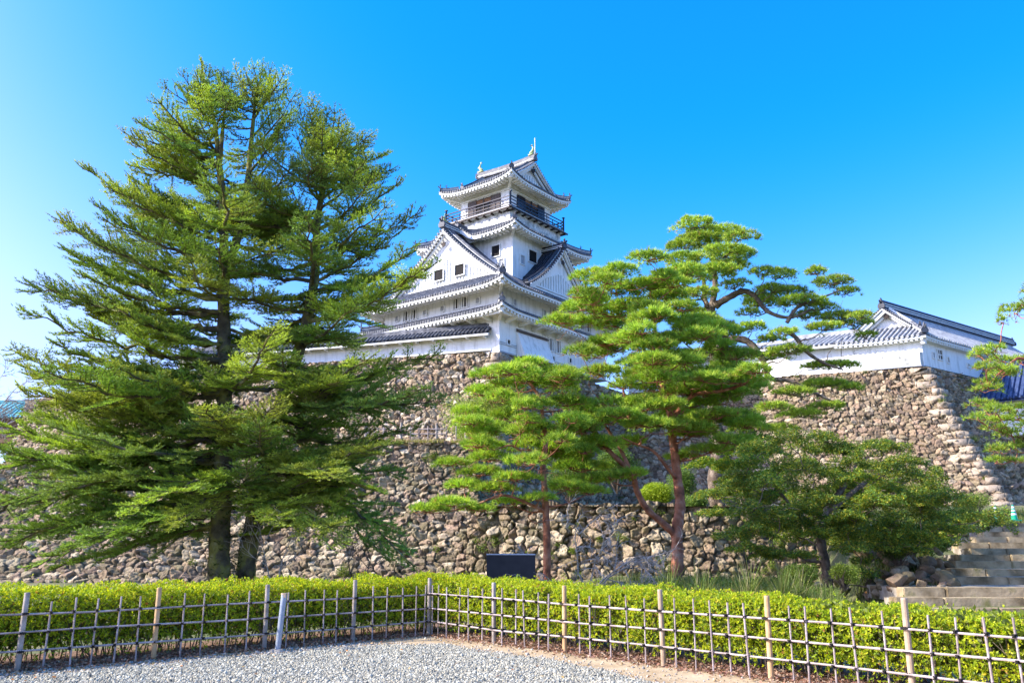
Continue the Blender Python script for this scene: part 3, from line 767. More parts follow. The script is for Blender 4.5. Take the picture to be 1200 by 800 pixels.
# --- tier-2 roof: big hip-and-gable roof, ridge along B at a = AC
AC = 7.4; OV = 2.0
z2 = lambda d: 5.95 + .56 * d + .0245 * d * d
GI = 2.75                    # gable inset from the eave
D2 = AC + OV
full = lambda q, L: (max(0, min(q, D2)) if q < GI else (max(0, L - q) if L - q < GI else D2))
hip_roof(K, -OV, AW + OV, -OV, BW + OV, z2, GI, .5, keep, 'roof', OV, 6.35, dmaxes={'B': full, 'D': full})
hips(K, -OV, AW + OV, -OV, BW + OV, z2, GI, .5, keep, sc=.9)
zg0 = z2(GI) - .15; hg = z2(D2) - zg0
g2 = gable_face(K, 'A', -OV + GI + .25, AC, zg0, D2 - GI + .35, hg + .02, keep, depth=.75, curve=.035)
for u in (5.55, 8.25): window(K, ('A', -OV + GI + .10), u, zg0 + 1.45, 1.15, 1.05, keep, 0, name='gable_window')
# verge tiles along the gable and the great ridge
vg = MB(); vw = MB()
for sgn in (-1, 1):
    pts = [K(AC + sgn * (D2 - d), -OV + GI - .45, z2(d) + .06) for d in np.linspace(GI - .2, D2, 9)]
    pts2 = [K(AC + sgn * (D2 - d), -OV + GI + .35, z2(d) + .06) for d in np.linspace(GI + .3, D2, 9)]
    ridge_bar(vg, pts2, .42, .42, vw)
    # sloping verge course with short round tiles
    for i in range(26):
        d = GI - .1 + (D2 - GI) * i / 25.5; p = K(AC + sgn * (D2 - d), -OV + GI - .62, z2(d) + .10)
        q = K(AC + sgn * (D2 - d), -OV + GI + .2, z2(d) + .12); vg.tube([p, q], .115, 6)
    vw.tube([p_ - Zv * .12 for p_ in pts], .09, 5)
    onigawara(vg, pts2[0] + Zv * .1, -RB, .8)
rp = [K(AC, b, z2(D2) + .1) for b in np.linspace(-OV + GI - .55, 5.0, 5)]
ridge_bar(vg, rp, .55, .75, vw); onigawara(vg, rp[0] + Zv * .1, -RB, 1.15)
r = vg.build('gable_ridge', M['tile'], keep); vw.build('ridge_plaster', M['trim'], r)
shachi(rp[0] + Zv * .75 + RB * .3, RB, keep, .55)
# --- right face dormer gable
DB, DW, DK = 9.0, 5.6, -0.45
dz0 = z2(DK + OV) + .1; dh = 4.9
def dorm(sgn, mb_t, mb_r):
    # slope of the dormer: from foot to apex, running inward along +A until it meets the main slope
    nb = 16
    for i in range(nb):
        a_, c_ = DK - .55, 6.5
    zz = lambda t: dz0 + dh * (1 - t) - dh * .10 * math.sin(math.pi * t) + .05
    def ain(z):      # plan a where the main slope reaches height z
        lo, hi = -OV, AC
        for _ in range(24):
            m = (lo + hi) / 2
            if z2(m + OV) < z: lo = m
            else: hi = m
        return min(hi, 6.5)
    T = np.linspace(0, 1.06, 13)
    vs = []; 
    for t in T:
        z = zz(t); vs += [K(DK - .55, DB + sgn * DW * t, z), K(max(ain(z), DK), DB + sgn * DW * t, z)]
    mb_t.add(vs, [(2 * k, 2 * k + 1, 2 * k + 3, 2 * k + 2) for k in range(len(T) - 1)])
    # cover tiles run down the slope
    a = DK - .5
    while a < 5.5:
        pts = []
        for t in np.linspace(.02, 1.06, 10):
            z = zz(t)
            if ain(z) > a: pts.append(K(a, DB + sgn * DW * t, z + .05))
        if len(pts) > 1: mb_r.tube(pts, .095, 5)
        a += .32
dt, dr, dv, dw_ = MB(), MB(), MB(), MB()
for sg in (-1, 1): dorm(sg, dt, dr)
dro = dt.build('dormer_roof', M['tile_dark'], keep); dr.build('cover_tiles', M['tile_dark'], dro)
g3 = gable_face(K, 'B', DK, DB, dz0, DW, dh, keep, depth=.5, curve=.10)
for sgn in (-1, 1):
    zz = lambda t: dz0 + dh * (1 - t) - dh * .10 * math.sin(math.pi * t) + .08
    for i in range(20):
        t = (i + .6) / 20; p = K(DK - .72, DB + sgn * DW * t, zz(t) + .05); dv.tube([p, p + LA * .75], .12, 6)
    pts = [K(DK - .1, DB + sgn * DW * t, zz(t) + .05) for t in np.linspace(.04, 1.0, 9)]
    ridge_bar(dv, pts, .4, .36, dw_)
    dw_.tube([K(DK - .6, DB + sgn * DW * t, zz(t) - .08) for t in np.linspace(0, 1.02, 9)], .09, 5)
rp = [K(a, DB, dz0 + dh + .1) for a in np.linspace(DK - .6, 3.5, 4)]
ridge_bar(dv, rp, .5, .6, dw_); onigawara(dv, rp[0] + Zv * .05, -LA, 1.0)
r = dv.build('dormer_ridge', M['tile_dark'], keep); dw_.build('ridge_plaster', M['trim'], r)

# --- tier 3
T3 = (1.6, 12.1, 4.0, 14.6)
wall_box(K, *T3, 8.0, 13.6, 'stained', keep, 'wall') if False else wall_box(K, *T3, 8.0, 13.5, 'plaster', keep)
window(K, ('A', 4.0), 3.65, 11.35, 1.0, 1.1, keep, 0); window(K, ('A', 4.0), 2.9, 10.0, .55, .7, keep, 0, 'board')
window(K, ('B', 1.6), 7.2, 11.2, 1.3, 1.2, keep, 0); window(K, ('B', 1.6), 5.5, 10.4, .6, .85, keep, 0, 'board')
ch = MB(); 0 and ch.prism([K(3.15, 4.0, 10.4), K(4.15, 4.0, 10.4), K(4.15, 3.35, 11.9), K(3.15, 3.35, 11.9)], Vector((0, 0, .06)))
z3 = lambda d: 13.05 + .50 * d + .05 * d * d
kara = lambda s: 1.25 * math.exp(-((s - (7.35 + 1.4 - 1.6 + .2)) / 1.35) ** 2) - .12 * math.exp(-((s - 7.3) / 3) ** 2)
O3 = 1.45
T3e = (T3[0] - O3, T3[1] + O3, T3[2] - O3, T3[3] + O3)
hip_roof(K, *T3e, z3, 2.6, .45, keep, 'roof', O3, 13.1, bumps={'A': kara})
hips(K, *T3e, z3, 2.4, .45, keep, sc=.7, w=.36, h=.36)
# curved gable board of the karahafu and its panel
kb_ = MB(); kp = MB()
S = np.linspace(4.2, 10.4, 22)
for i in range(len(S) - 1):
    s0, s1 = S[i], S[i + 1]
    f = lambda s, dz, o: K(T3e[0] + s, T3e[2] + .02 - o, 13.05 - .2 + kara(s) + dz)
    kb_.prism([f(s0, 0, 0.05), f(s1, 0, 0.05), f(s1, -.34, .05), f(s0, -.34, .05)], -RB * .0 + RB * .2)
    if kara(s0) > .12: kp.prism([f(s0, -.3, -.75), f(s1, -.3, -.75), K(T3e[0] + s1, T3e[2] + .77, 12.6), K(T3e[0] + s0, T3e[2] + .77, 12.6)], RB * .1)
kb_.build('curved_bargeboard', M['trim'], keep); kp.build('curved_gable_panel', M['plaster'], keep)
kr = MB(); ridge_bar(kr, [K(T3e[0] + 7.35, b, 14.25 + .06) for b in (T3e[2] - .1, T3e[2] + 1.4)], .4, .4); onigawara(kr, K(T3e[0] + 7.35, T3e[2] - .1, 14.3), -RB, .75)
kr.build('curved_gable_ridge', M['tile'], keep)

# --- base of the balcony
T4b = (2.7, 10.8, 5.0, 13.8)
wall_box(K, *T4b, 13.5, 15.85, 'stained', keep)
dk = MB()
vs = [K(a, b, z) for z in (15.8, 16.05) for a, b in ((2.3, 4.6), (11.2, 4.6), (11.2, 14.2), (2.3, 14.2))]
dk.add(vs, [(0, 1, 2, 3), (4, 7, 6, 5), (0, 4, 5, 1), (1, 5, 6, 2), (2, 6, 7, 3), (3, 7, 4, 0)])
dko = dk.build('balcony_deck', M['trim'], keep)
j = MB()
for i in range(10): j.bar(K(2.15, 5 + i, 15.72), K(3.5, 5 + i, 15.72), .16, .16)
for i in range(9): j.bar(K(2.8 + i, 4.45, 15.72), K(2.8 + i, 6, 15.72), .16, .16)
j.bar(K(2.25, 4.3, 15.86), K(2.25, 14.5, 15.86), .12, .16); j.bar(K(2.1, 4.55, 15.862), K(11.4, 4.55, 15.862), .12, .16)
j.build('deck_joist', M['darkwood'], dko)
T4 = (3.55, 10.0, 5.9, 13.05)
wall_box(K, *T4, 15.9, 19.9, 'plaster', keep)
# openings of the viewing floor
def opening(ty, k, u0, u1, z0, z1, name='opening'):
    if ty == 'A': pt = lambda u, z, o: K(u, k - o, z); ex = LA; n = -RB
    else: pt = lambda u, z, o: K(k - o, u, z); ex = RB; n = -LA
    mb = MB(); mb.box(pt((u0 + u1) / 2, (z0 + z1) / 2, .02), (u1 - u0, .04, z1 - z0), (ex, n, Zv)); o = mb.build(name, M['darkwood'], keep)
    w = u1 - u0
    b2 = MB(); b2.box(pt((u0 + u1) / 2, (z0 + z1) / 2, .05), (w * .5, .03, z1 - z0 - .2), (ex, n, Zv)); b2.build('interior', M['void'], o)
    s = MB()
    for uu in (u0 + w * .13, u1 - w * .13): s.box(pt(uu, (z0 + z1) / 2, .08), (w * .24, .08, z1 - z0), (ex, n, Zv))
    for uu in (u0 + w * .26, u1 - w * .26, (u0 + u1) / 2): s.box(pt(uu, (z0 + z1) / 2, .11), (.1, .1, z1 - z0), (ex, n, Zv))
    s.build('shutter', M['shutter'] if ty == 'A' else M['lacquer'], o)
    s = MB(); s.box(pt((u0 + u1) / 2, z0 + .95, .09), (w * .5, .06, .12), (ex, n, Zv)); s.box(pt((u0 + u1) / 2, z0 + .55, .09), (w * .5, .06, .1), (ex, n, Zv))
    s.box(pt((u0 + u1) / 2, z1 - .35, .07), (w * .48, .03, .5), (ex, n, Zv)); s.build('brown_panel', M['brownwall'], o)
opening('A', 5.9, 4.6, 9.0, 16.1, 18.35); opening('B', 3.55, 7.2, 12.0, 16.1, 18.35)
bd = MB()
for z, h in ((18.55, .2), (18.85, .12)):
    bd.bar(K(3.49, 5.8, z), K(3.49, 13.1, z), .14, h); bd.bar(K(3.4, 5.84, z), K(10.05, 5.84, z), .14, h)
bd.build('head_moulding', M['trim'], keep)
# railing
ra = MB(); rb = MB()
corn = [K(2.45, 4.75, 16.05), K(11.05, 4.75, 16.05), K(11.05, 14.05, 16.05), K(2.45, 14.05, 16.05)]
for i, c in enumerate(corn): 
    ra.bar(c, c + Zv * 1.55, .17, .17); ra.box(c + Zv * 1.6, (.24, .24, .1), (LA, RB, Zv))
for i in range(4):
    a, b_ = corn[i], corn[(i + 1) % 4]; n = int((b_ - a).length / .95); tgt = ra
    for zz, t in ((1.12, .09), (.78, .08), (.42, .10), (.12, .12)): tgt.bar(a + Zv * zz, b_ + Zv * zz, t, t)
    for k in range(1, n):
        p = a.lerp(b_, k / n); tgt.bar(p, p + Zv * (1.12 if k % 3 == 0 else .8), .08, .08)
ra.build('balcony_railing', M['lacquer'], keep)

# --- top roof: ridge along A
z4 = lambda d: 19.2 + .46 * d + .034 * d * d
O4 = 1.7
T4e = (T4[0] - O4, T4[1] + O4, T4[2] - O4, T4[3] + O4)
D4 = (T4e[3] - T4e[2]) / 2; G4 = 1.5; BC = (T4e[2] + T4e[3]) / 2
full4 = lambda q, L: (max(0, q) if q < G4 else (max(0, L - q) if L - q < G4 else D4))
hip_roof(K, *T4e, z4, G4, .62, keep, 'roof', O4, 19.3, dmaxes={'A': full4, 'C': full4}, dent=.42)
hips(K, *T4e, z4, G4, .62, keep, sc=.75, w=.36, h=.36)
z40 = z4(G4) - .1; h4 = z4(D4) - z40
gable_face(K, 'B', T4e[0] + G4 + .2, BC, z40, D4 - G4 + .25, h4, keep, depth=.6, curve=.03)
vg, vw = MB(), MB()
for e_, k4 in ((-1, T4e[0] + G4), (1, T4e[1] - G4)):
    for sgn in (-1, 1):
        pts2 = [K(k4 - e_ * .3, BC + sgn * (D4 - d), z4(d) + .06) for d in np.linspace(G4 + .2, D4, 7)]
        ridge_bar(vg, pts2, .34, .34, vw); onigawara(vg, pts2[0] + Zv * .1, (-RB if sgn < 0 else RB), .7)
        for i in range(16):
            d = G4 - .05 + (D4 - G4) * i / 15.5; p = K(k4 + e_ * .55, BC + sgn * (D4 - d), z4(d) + .1)
            vg.tube([p, p - LA * e_ * .75], .11, 6)
        vw.tube([K(k4 + e_ * .5, BC + sgn * (D4 - d), z4(d) - .05) for d in np.linspace(G4 - .1, D4, 7)], .08, 5)
rp = [K(a, BC, z4(D4) + .05) for a in np.linspace(T4e[0] + G4 - .5, T4e[1] - G4 + .5, 6)]
for i, p in enumerate(rp): p.z += .18 * (abs(i - 2.5) / 2.5) ** 2
ridge_bar(vg, rp, .5, .72, None); [vw.bar(rp[i_] + Zv * .2, rp[i_ + 1] + Zv * .2, .53, .07) for i_ in range(5)]; onigawara(vg, rp[0], -LA, 1.0); onigawara(vg, rp[-1], LA, 1.0)
r = vg.build('main_ridge', M['tile'], keep); vw.build('ridge_plaster', M['trim'], r)
shachi(rp[0] + Zv * .8 + LA * .25, LA, keep, .72); shachi(rp[-1] + Zv * .8 - LA * .25, -LA, keep, .72)
rod = MB(); rod.tube([rp[0] + Zv * .6, rp[0] + Zv * 2.6], .05, 5); rod.build('lightning_rod', M['trim'], keep)

# ===== roofed plaster walls on the ramparts =====
def roofed_wall(name, pts, h, label, cat='plaster wall', thick=.5, rw=1.15, tm='tile_light', loop=True, z_over=0, base_white=True, brackets=True, stain=False):
    """pts: base polyline on the outer face; long white wall with its own little tiled roof"""
    root = empty(name, pts[0], label, cat)
    w, t, rb_, tr = MB(), MB(), MB(), MB()
    for i in range(len(pts) - 1):
        a, b = Vector(pts[i]), Vector(pts[i + 1]); d = b - a; L = d.length; e = d.normalized(); eh = Vector((e.x, e.y, 0)).normalized()
        n = Vector((-eh.y, eh.x, 0)); n = n if n.y < 0 else -n       # outward (towards the viewer)
        vs = [a, b, b - n * thick, a - n * thick]; w.add([*vs, *[v + Zv * h for v in vs]], [(0, 1, 5, 4), (3, 7, 6, 2), (0, 4, 7, 3), (1, 2, 6, 5)])
        top = lambda s, o, dz=0: a + e * s + n * o + Zv * (h + dz) - n * thick / 2
        for sg in (-1, 1):
            vs = [top(0, 0, .75), top(L, 0, .75), top(L, sg * rw, 0), top(0, sg * rw, 0)]; t.add(vs, [(0, 1, 2, 3)])
            t.add([v - Zv * .08 for v in vs], [(3, 2, 1, 0)])
            k = int(L / .38)
            for j in range(k):
                s = L * (j + .5) / k; rb_.tube([top(s, 0, .78), top(s, sg * (rw + .05), .03)], .105, 6)
            tr.prism([top(0, sg * (rw - .02), -.09), top(0, sg * (rw - .02), -.27), top(0, sg * (rw - .32), -.22), top(0, sg * (rw - .32), .02)], e * L)
            if brackets:
                for j in range(int(L / 1.7) + 1):
                    s = min(L - .1, .5 + j * 1.7); tr.bar(top(s, sg * .2, -.28), top(s, sg * (rw - .2), -.30), .16, .16)
        rb_.bar(top(0, 0, .86), top(L, 0, .86), .34, .3); rb_.tube([top(0, 0, 1.05), top(L, 0, 1.05)], .12, 6)
        if base_white:
            tr.bar(a + n * .06 + Zv * .07, b + n * .06 + Zv * .07, .14, .14)
        if stain: pass
    wo_ = w.build('wall', M['plaster'], root); ro = t.build('roof', M['tile_dark'], root); rb_.build('cover_tiles', M[tm], ro); tr.build('eaves', M['trim'], root)
    return root
n_k = Vector((-.25, -.97, 0))
dob = [K0 + Vector((-.7, .55, .25)), kt[2] + Vector((.4, 1.2, .15)), LT + Vector((1, 1.2, .1))]
roofed_wall('roofed_plaster_wall', dob, 1.5, 'white plaster wall with a small tiled roof running left from the foot of the keep', tm='tile')
crd = [NT + Vector((-.3, .8, .0)), MT + Vector((.4, .6, .1))]
c_o = roofed_wall('gallery', crd, 2.9, 'long white gallery with striped tile roof seen behind the pine branches', 'gallery', thick=3.2, rw=2.5, brackets=False)
# openings in the gallery
eh = (crd[1] - crd[0]); eh.z = 0; eh.normalize()
FG = Frame(crd[0], eh, Vector((-eh.y, eh.x, 0)) if -eh.y * 0 + eh.x > 0 else Vector((eh.y, -eh.x, 0)))
if FG.B.y < 0: FG.B = -FG.B
for u in (3.0, 9.0, 14): window(FG, ('A', 0.0), u, 1.1, .8, .7, c_o, 0, 'grid')

# ===== the turret on the right =====
tur = empty('turret', TT, 'white corner turret with striped gable roof on top of the right hand stone base', 'turret')
AT = (NT - TT); AT.z = 0; AT.normalize()
Tq = Frame(TT + Vector((.0, .3, .25)) + AT * .2 + TD * .2, AT, TD)
WA, WB_ = 6.6, 27.0
wall_box(Tq, 0, 6.6, 0, 27, 0, 2.75, 'plaster', tur)
# front wall section towards the gallery
wall_box(Tq, 6.61, 11.6, .15, 3.4, -.1, 2.6, 'plaster', tur)
zt = lambda d: 2.62 + .66 * d + .03 * d * d
OT = .75
Te = (-OT, WA + OT, -OT, WB_ + OT); DT = (Te[1] - Te[0]) / 2; GT = 1.9; ACt = (Te[0] + Te[1]) / 2
fullT = lambda q, L: (max(0, q) if q < GT else (max(0, L - q) if L - q < GT else DT))
hip_roof(Tq, *Te, zt, GT, .12, tur, 'roof', OT, 2.7, dmaxes={'B': fullT, 'D': fullT}, tilemat='tile_dark', ribmat='tile_light', rib=.42, dent=.42)
hips(Tq, *Te, zt, GT, .12, tur, sc=.95, w=.4, h=.42, corners='0')
zq = zt(GT) - .1
gable_face(Tq, 'A', Te[2] + GT + .2, ACt, zq, DT - GT + .25, zt(DT) - zq, tur, depth=.6, curve=.02, lattice=False)
vg, vw = MB(), MB()
for sgn in (-1, 1):
    pts2 = [Tq(ACt + sgn * (DT - d), Te[2] + GT + .3, zt(d) + .05) for d in np.linspace(GT + .1, DT, 7)]
    ridge_bar(vw, pts2, .36, .34)
    for i in range(13):
        d = GT - .1 + (DT - GT) * i / 12.4; p = Tq(ACt + sgn * (DT - d), Te[2] + GT - .55, zt(d) + .1); vg.tube([p, p + TD * .75], .14, 6)
    vw.tube([Tq(ACt + sgn * (DT - d), Te[2] + GT - .5, zt(d) - .06) for d in np.linspace(GT - .1, DT, 7)], .10, 5)
rp = [Tq(ACt, b, zt(DT) + .05) for b in (Te[2] + GT - .5, 8, 16, Te[3] - 1)]
ridge_bar(vg, rp, .5, .75, vw); onigawara(vg, rp[0], -TD, 1.0); onigawara(vg, rp[-1], TD, 1.0)
r = vg.build('main_ridge', M['tile_dark'], tur); vw.build('ridge_plaster', M['trim'], r)
for u, z, w, h, st in ((2.9, 1.35, .75, .85, 'grid'), (1.75, 1.15, .25, .45, ''), (4.3, 1.05, .25, .5, ''), (8.0, 1.0, .25, .25, '')): window(Tq, ('B', 0.0), u, z, w, h, tur, 0, st)
# low projecting bay at the front corner with stained base
bx_ = MB(); bx_.prism([Tq(.05, 0, 1.25), Tq(.05, -.45, 1.15), Tq(.05, -.5, .02), Tq(.05, 0, .02)], AT * 3.9)
bo = bx_.build('projecting_bay', M['stained'], tur)
st_ = MB(); st_.box(Tq(2.0, -.28, -.05), (4.1, .6, .12), (AT, TD, Zv)); st_.build('bay_sill', M['paper'], bo)
window(Tq, ('A', .15), 9.6, 1.0, .8, .6, tur, 0, 'grid')
# front lean-to roof over the section beside the turret
lt_, lr = MB(), MB()
def lq(a, b): return Tq(a, b, 2.66 + (b + .6) * .5)
lt_.add([lq(5.6, -.6), lq(12.2, -.6), lq(12.2, 2.2), lq(5.6, 2.2)], [(0, 1, 2, 3)]); lt_.add([lq(5.6, -.6) - Zv * .1, lq(12.2, -.6) - Zv * .1, lq(12.2, 2.2) - Zv * .1, lq(5.6, 2.2) - Zv * .1], [(0, 1, 2, 3)])
a = 5.7
while a < 12.2: lr.tube([lq(a, -.65) + Zv * .04, lq(a, 2.2) + Zv * .04], .13, 6); a += .45
lr.bar(lq(5.5, 2.2) + Zv * .15, lq(12.2, 2.2) + Zv * .15, .4, .4)
lo = lt_.build('lean_to_roof', M['tile_dark'], tur); lr.build('cover_tiles', M['tile_light'], lo)
lf = MB(); lf.bar(lq(5.6, -.55) - Zv * .2, lq(12.2, -.55) - Zv * .2, .2, .2); lf.build('fascia', M['trim'], lo)

# ===== gate building at the right edge =====
gate = empty('gatehouse', (48, 76, 8), 'gatehouse with steep blue grey tiled roof beyond the turret wall', 'gatehouse')
g0 = P(1142, 471, 78)          # lower left eave corner
gr0 = P(1190, 432, 80)
Gd = Vector((.80, .6, 0)); Gi = Vector((-.6, .8, 0))
Gf = Frame(g0 + Vector((0, 0, 0)), Vector((.75, -.66, 0)).normalized(), Vector((.66, .75, 0)).normalized())
gt, gb = MB(), MB()
H_ = 4.2; Wd = 5.2
gt.add([Gf(0, 0, 0), Gf(22, 0, 0), Gf(22 - .1, Wd, H_), Gf(.04, Wd, H_)], [(0, 1, 2, 3)]); gt.add([Gf(0, 0, -.2), Gf(22, 0, -.2), Gf(22 - .1, Wd, H_ - .2), Gf(.04, Wd, H_ - .2)], [(0, 1, 2, 3)])
gt.add([Gf(22, 2 * Wd, 0), Gf(.03, 2 * Wd, 0), Gf(.04, Wd, H_), Gf(22, Wd, H_)], [(0, 1, 2, 3)]); gt.add([Gf(0, 0, 0), Gf(.04, Wd, H_), Gf(0, 2 * Wd, 0)], [(0, 1, 2)])
gro = gt.build('roof', M['tile_blue'], gate)
a = .2
while a < 21.5:
    t1 = 1
    gb.tube([Gf(a, -.05, .05), Gf(a, Wd * t1, H_ * t1 + .05)], .14, 6); a += .46
gb.bar(Gf(2.4, Wd, H_ + .25), Gf(22, Wd, H_ + .25), .5, .6); gb.bar(Gf(0, 0, .1), Gf(.04, Wd, H_ + .1), .4, .35)
gb.build('cover_tiles', M['tile_blue'], gro)
gw = MB(); vs = [Gf(.9, .8, z) for z in ()]
vs = [Gf(a, b, z) for z in (-3.2, .25) for a, b in ((1.2, 1), (21, 1), (21, 9.4), (1.2, 9.4))]
gw.add(vs, [(0, 1, 2, 3), (4, 7, 6, 5), (0, 4, 5, 1), (1, 5, 6, 2), (2, 6, 7, 3), (3, 7, 4, 0)]); gw.build('wall', M['plaster'], gate)
# white plastered infill wall between turret base and gatehouse
pw0 = TT + TD * 12.2; 
inf = MB(); inf.prism([TT + TD * 12.4 + Vector((.25, -.55, 0.2)), TT + TD * 22 + Vector((.2, -.5, .2)), TT + TD * 22 + Vector((2.6, -3, -9)), TT + TD * 12.6 + Vector((3.4, -3.4, -6.5))], Vector((-.6, .8, 0)))
io = inf.build('infill_wall', M['plaster']); tag(io, 'white plastered infill wall stepping down from the turret to the gatehouse', 'plaster wall')
ic = MB(); ic.bar(TT + TD * 11.9 + Vector((.4, -.9, .45)), TT + TD * 22 + Vector((.2, -.9, .3)), 1.0, .22); ico = ic.build('wall_coping', M['tile_dark'], io)

# ===== distant hall with copper roof at the left edge =====
hall = empty('copper_roofed_hall', P(10, 500, 120), 'distant hall with a turquoise copper roof at the left edge beyond the trees', 'hall')
M['copper'] = mat_noise('green_copper_sheet', [(.3, (.05, .22, .25)), (.7, (.12, .38, .42))], 1.5, .5, .2)
h0 = P(-60, 489, 120); h1 = P(30, 489, 120); 
Fh = Frame(h1, Vector((-1, .1, 0)).normalized(), Vector((.1, 1, 0)).normalized())
mb = MB()
mb.add([Fh(-.8, -.8, 0), Fh(16, -.8, 0), Fh(16, 4, 2.9), Fh(3, 4, 2.9), Fh(-.8, 9, 0), Fh(16, 9, 0)], [(0, 1, 2, 3), (0, 3, 4), (4, 3, 2, 5), (0, 4, 5, 1)])
hr = mb.build('roof', M['copper'], hall)
mb = MB(); mb.bar(Fh(3, 4, 3.0), Fh(16, 4, 3.0), .4, .4); mb.bar(Fh(-.8, -.8, .1), Fh(3, 4, 3.0), .3, .3)
for i in range(18): mb.bar(Fh(-.3 + i * .9, -.82, .06), Fh(max(3, -.3 + i * .9), 4, 2.95) if i < 4 else Fh(-.3 + i * .9, 4, 2.95), .06, .1)
mb.build('roof_seams', M['copper'], hr)
wall_box(Fh, .3, 15, .3, 8, -3.5, -.02, 'brownwall', hall)
# ---------------------------------------------------------------- plants
def V3(a): return np.array([a[0], a[1], a[2]], float)
M['needle'] = mat_leaf('pine_needles', .3, .55, .2, (1.1, 1.1, .5))
M['fir_leaf'] = mat_leaf('fir_needles', .36, .5, .25, (1.15, 1.1, .5))
M['broadleaf'] = mat_leaf('broad_leaves', .38, .55, .25, (1.2, 1.2, .5))
M['hedge_leaf'] = mat_leaf('hedge_leaves', .48, .5, .3, (1.2, 1.15, .4))
M['grassblade'] = mat_leaf('grass_blades', .35, .6, .2)
M['redbark'] = mat_noise('red_pine_bark', [(.3, (.15, .055, .03)), (.48, (.36, .13, .07)), (.6, (.46, .20, .12)), (.75, (.5, .33, .24))], 3.5, .85, .9, .03, 14, 7)
M['greybark'] = mat_noise('grey_pine_bark', [(.3, (.07, .05, .035)), (.5, (.15, .11, .08)), (.72, (.30, .24, .18))], 4, .9, 1, .04, 13, 7)
M['firbark'] = mat_noise('mossy_bark', [(.3, (.05, .04, .025)), (.48, (.12, .10, .06)), (.58, (.22, .20, .05)), (.75, (.30, .28, .16))], 2.6, .95, 1, .04, 16, 8)
M['palebark'] = mat_noise('pale_dead_twigs', [(.3, (.25, .2, .16)), (.7, (.5, .44, .38))], 6, .9, .3)

def in_poly(x, y, poly):
    c = False; n = len(poly)
    for i in range(n):
        x1, y1 = poly[i]; x2, y2 = poly[(i + 1) % n]
        if (y1 > y) != (y2 > y) and x < (x2 - x1) * (y - y1) / (y2 - y1) + x1: c = not c
    return c
def smooth_path(pts, n=5):
    """Catmull-Rom through points"""
    pts = [Vector(p) for p in pts]
    if len(pts) < 3: return pts
    out = []; q = [pts[0] * 2 - pts[1]] + pts + [pts[-1] * 2 - pts[-2]]
    for i in range(1, len(q) - 2):
        for k in range(n):
            t = k / n; a, b, c, d = q[i - 1], q[i], q[i + 1], q[i + 2]
            out.append(.5 * ((2 * b) + (c - a) * t + (2 * a - 5 * b + 4 * c - d) * t * t + (3 * b - a - 3 * c + d) * t ** 3))
    out.append(pts[-1]); return out

class Skeleton:
    """trunk and limbs; new limbs leave the nearest fitting point of what already stands"""
    def __init__(s, seed): s.mb = MB(); s.P = []; s.Rr = []; s.rg = np.random.default_rng(seed)
    def stem(s, pts, r0, r1, n=9, flare=0, power=.9, weight=0):
        p = smooth_path(pts, 6); m = len(p)
        # uneven bark outline
        rs = [(r1 + (r0 - r1) * (1 - i / (m - 1)) ** power) * (1 + .08 * math.sin(i * 1.9)) for i in range(m)]
        if flare: rs[0] *= 1 + flare; rs[1] *= 1 + flare * .35
        s.mb.tube(p, rs, n)
        for a, r in zip(p[2:], rs[2:]): s.P.append(V3(a)); s.Rr.append(r)
    def limb(s, target, wob=.1, rise=.3, thick=.016, rmin=.012, n=6, zpen=1.4):
        T = V3(target); A = np.array(s.P); d = T - A
        cost = np.linalg.norm(d, axis=1) + zpen * np.maximum(0, -d[:, 2] + .15) + .6 * np.maximum(0, .35 - np.hypot(d[:, 0], d[:, 1])) - 3.0 * np.minimum(np.array(s.Rr), .12)
        i = int(np.argmin(cost)); a = A[i]; L = np.linalg.norm(T - a)
        r0 = min(s.Rr[i] * .75, .02 + thick * L); 
        mid = []
        for t in (.25, .5, .75):
            q = a + (T - a) * t; q[2] -= rise * L * .28 * math.sin(math.pi * t) 
            q += s.rg.normal(0, wob * L * .35, 3) * np.array([1, 1, .6]); mid.append(Vector(q))
        p = smooth_path([Vector(a)] + mid + [Vector(T)], 4); m = len(p)
        rs = [max(rmin, r0 * (1 - .72 * i_ / (m - 1))) for i_ in range(m)]
        s.mb.tube(p, rs, n)
        for a_, r in list(zip(p, rs))[3::2]: s.P.append(V3(a_)); s.Rr.append(r * .8)
        return p
    def twigs(s, c, rx, ry, rz, k=6, r=.009):
        c = V3(c)
        for _ in range(k):
            a = s.rg.uniform(0, 6.28); f = s.rg.uniform(.5, .95)
            e = c + np.array([math.cos(a) * rx * f, math.sin(a) * ry * f, rz * s.rg.uniform(-.1, .6)])
            m = (c + e) / 2 + s.rg.normal(0, .06, 3)
            s.mb.tube([Vector(c), Vector(m), Vector(e)], [r * 1.8, r * 1.2, r * .7], 4, cap=False)

def pads_fill(poly, D, sx, sy, rx, rz, half, rg, jit=.35, slope=0):
    ys = [p[1] for p in poly]; xs = [p[0] for p in poly]; out = []
    y = min(ys) + sy * .4; row = 0
    while y < max(ys):
        x = min(xs) + (row % 2) * sx * .5
        while x < max(xs):
            px = x + rg.uniform(-jit, jit) * sx; py = y + rg.uniform(-jit, jit) * sy
            if in_poly(px, py, poly):
                out.append((px, py, D + rg.uniform(-half, half), rx * rg.uniform(.7, 1.25), rz * rg.uniform(.8, 1.25)))
            x += sx
        y += sy; row += 1
    return out

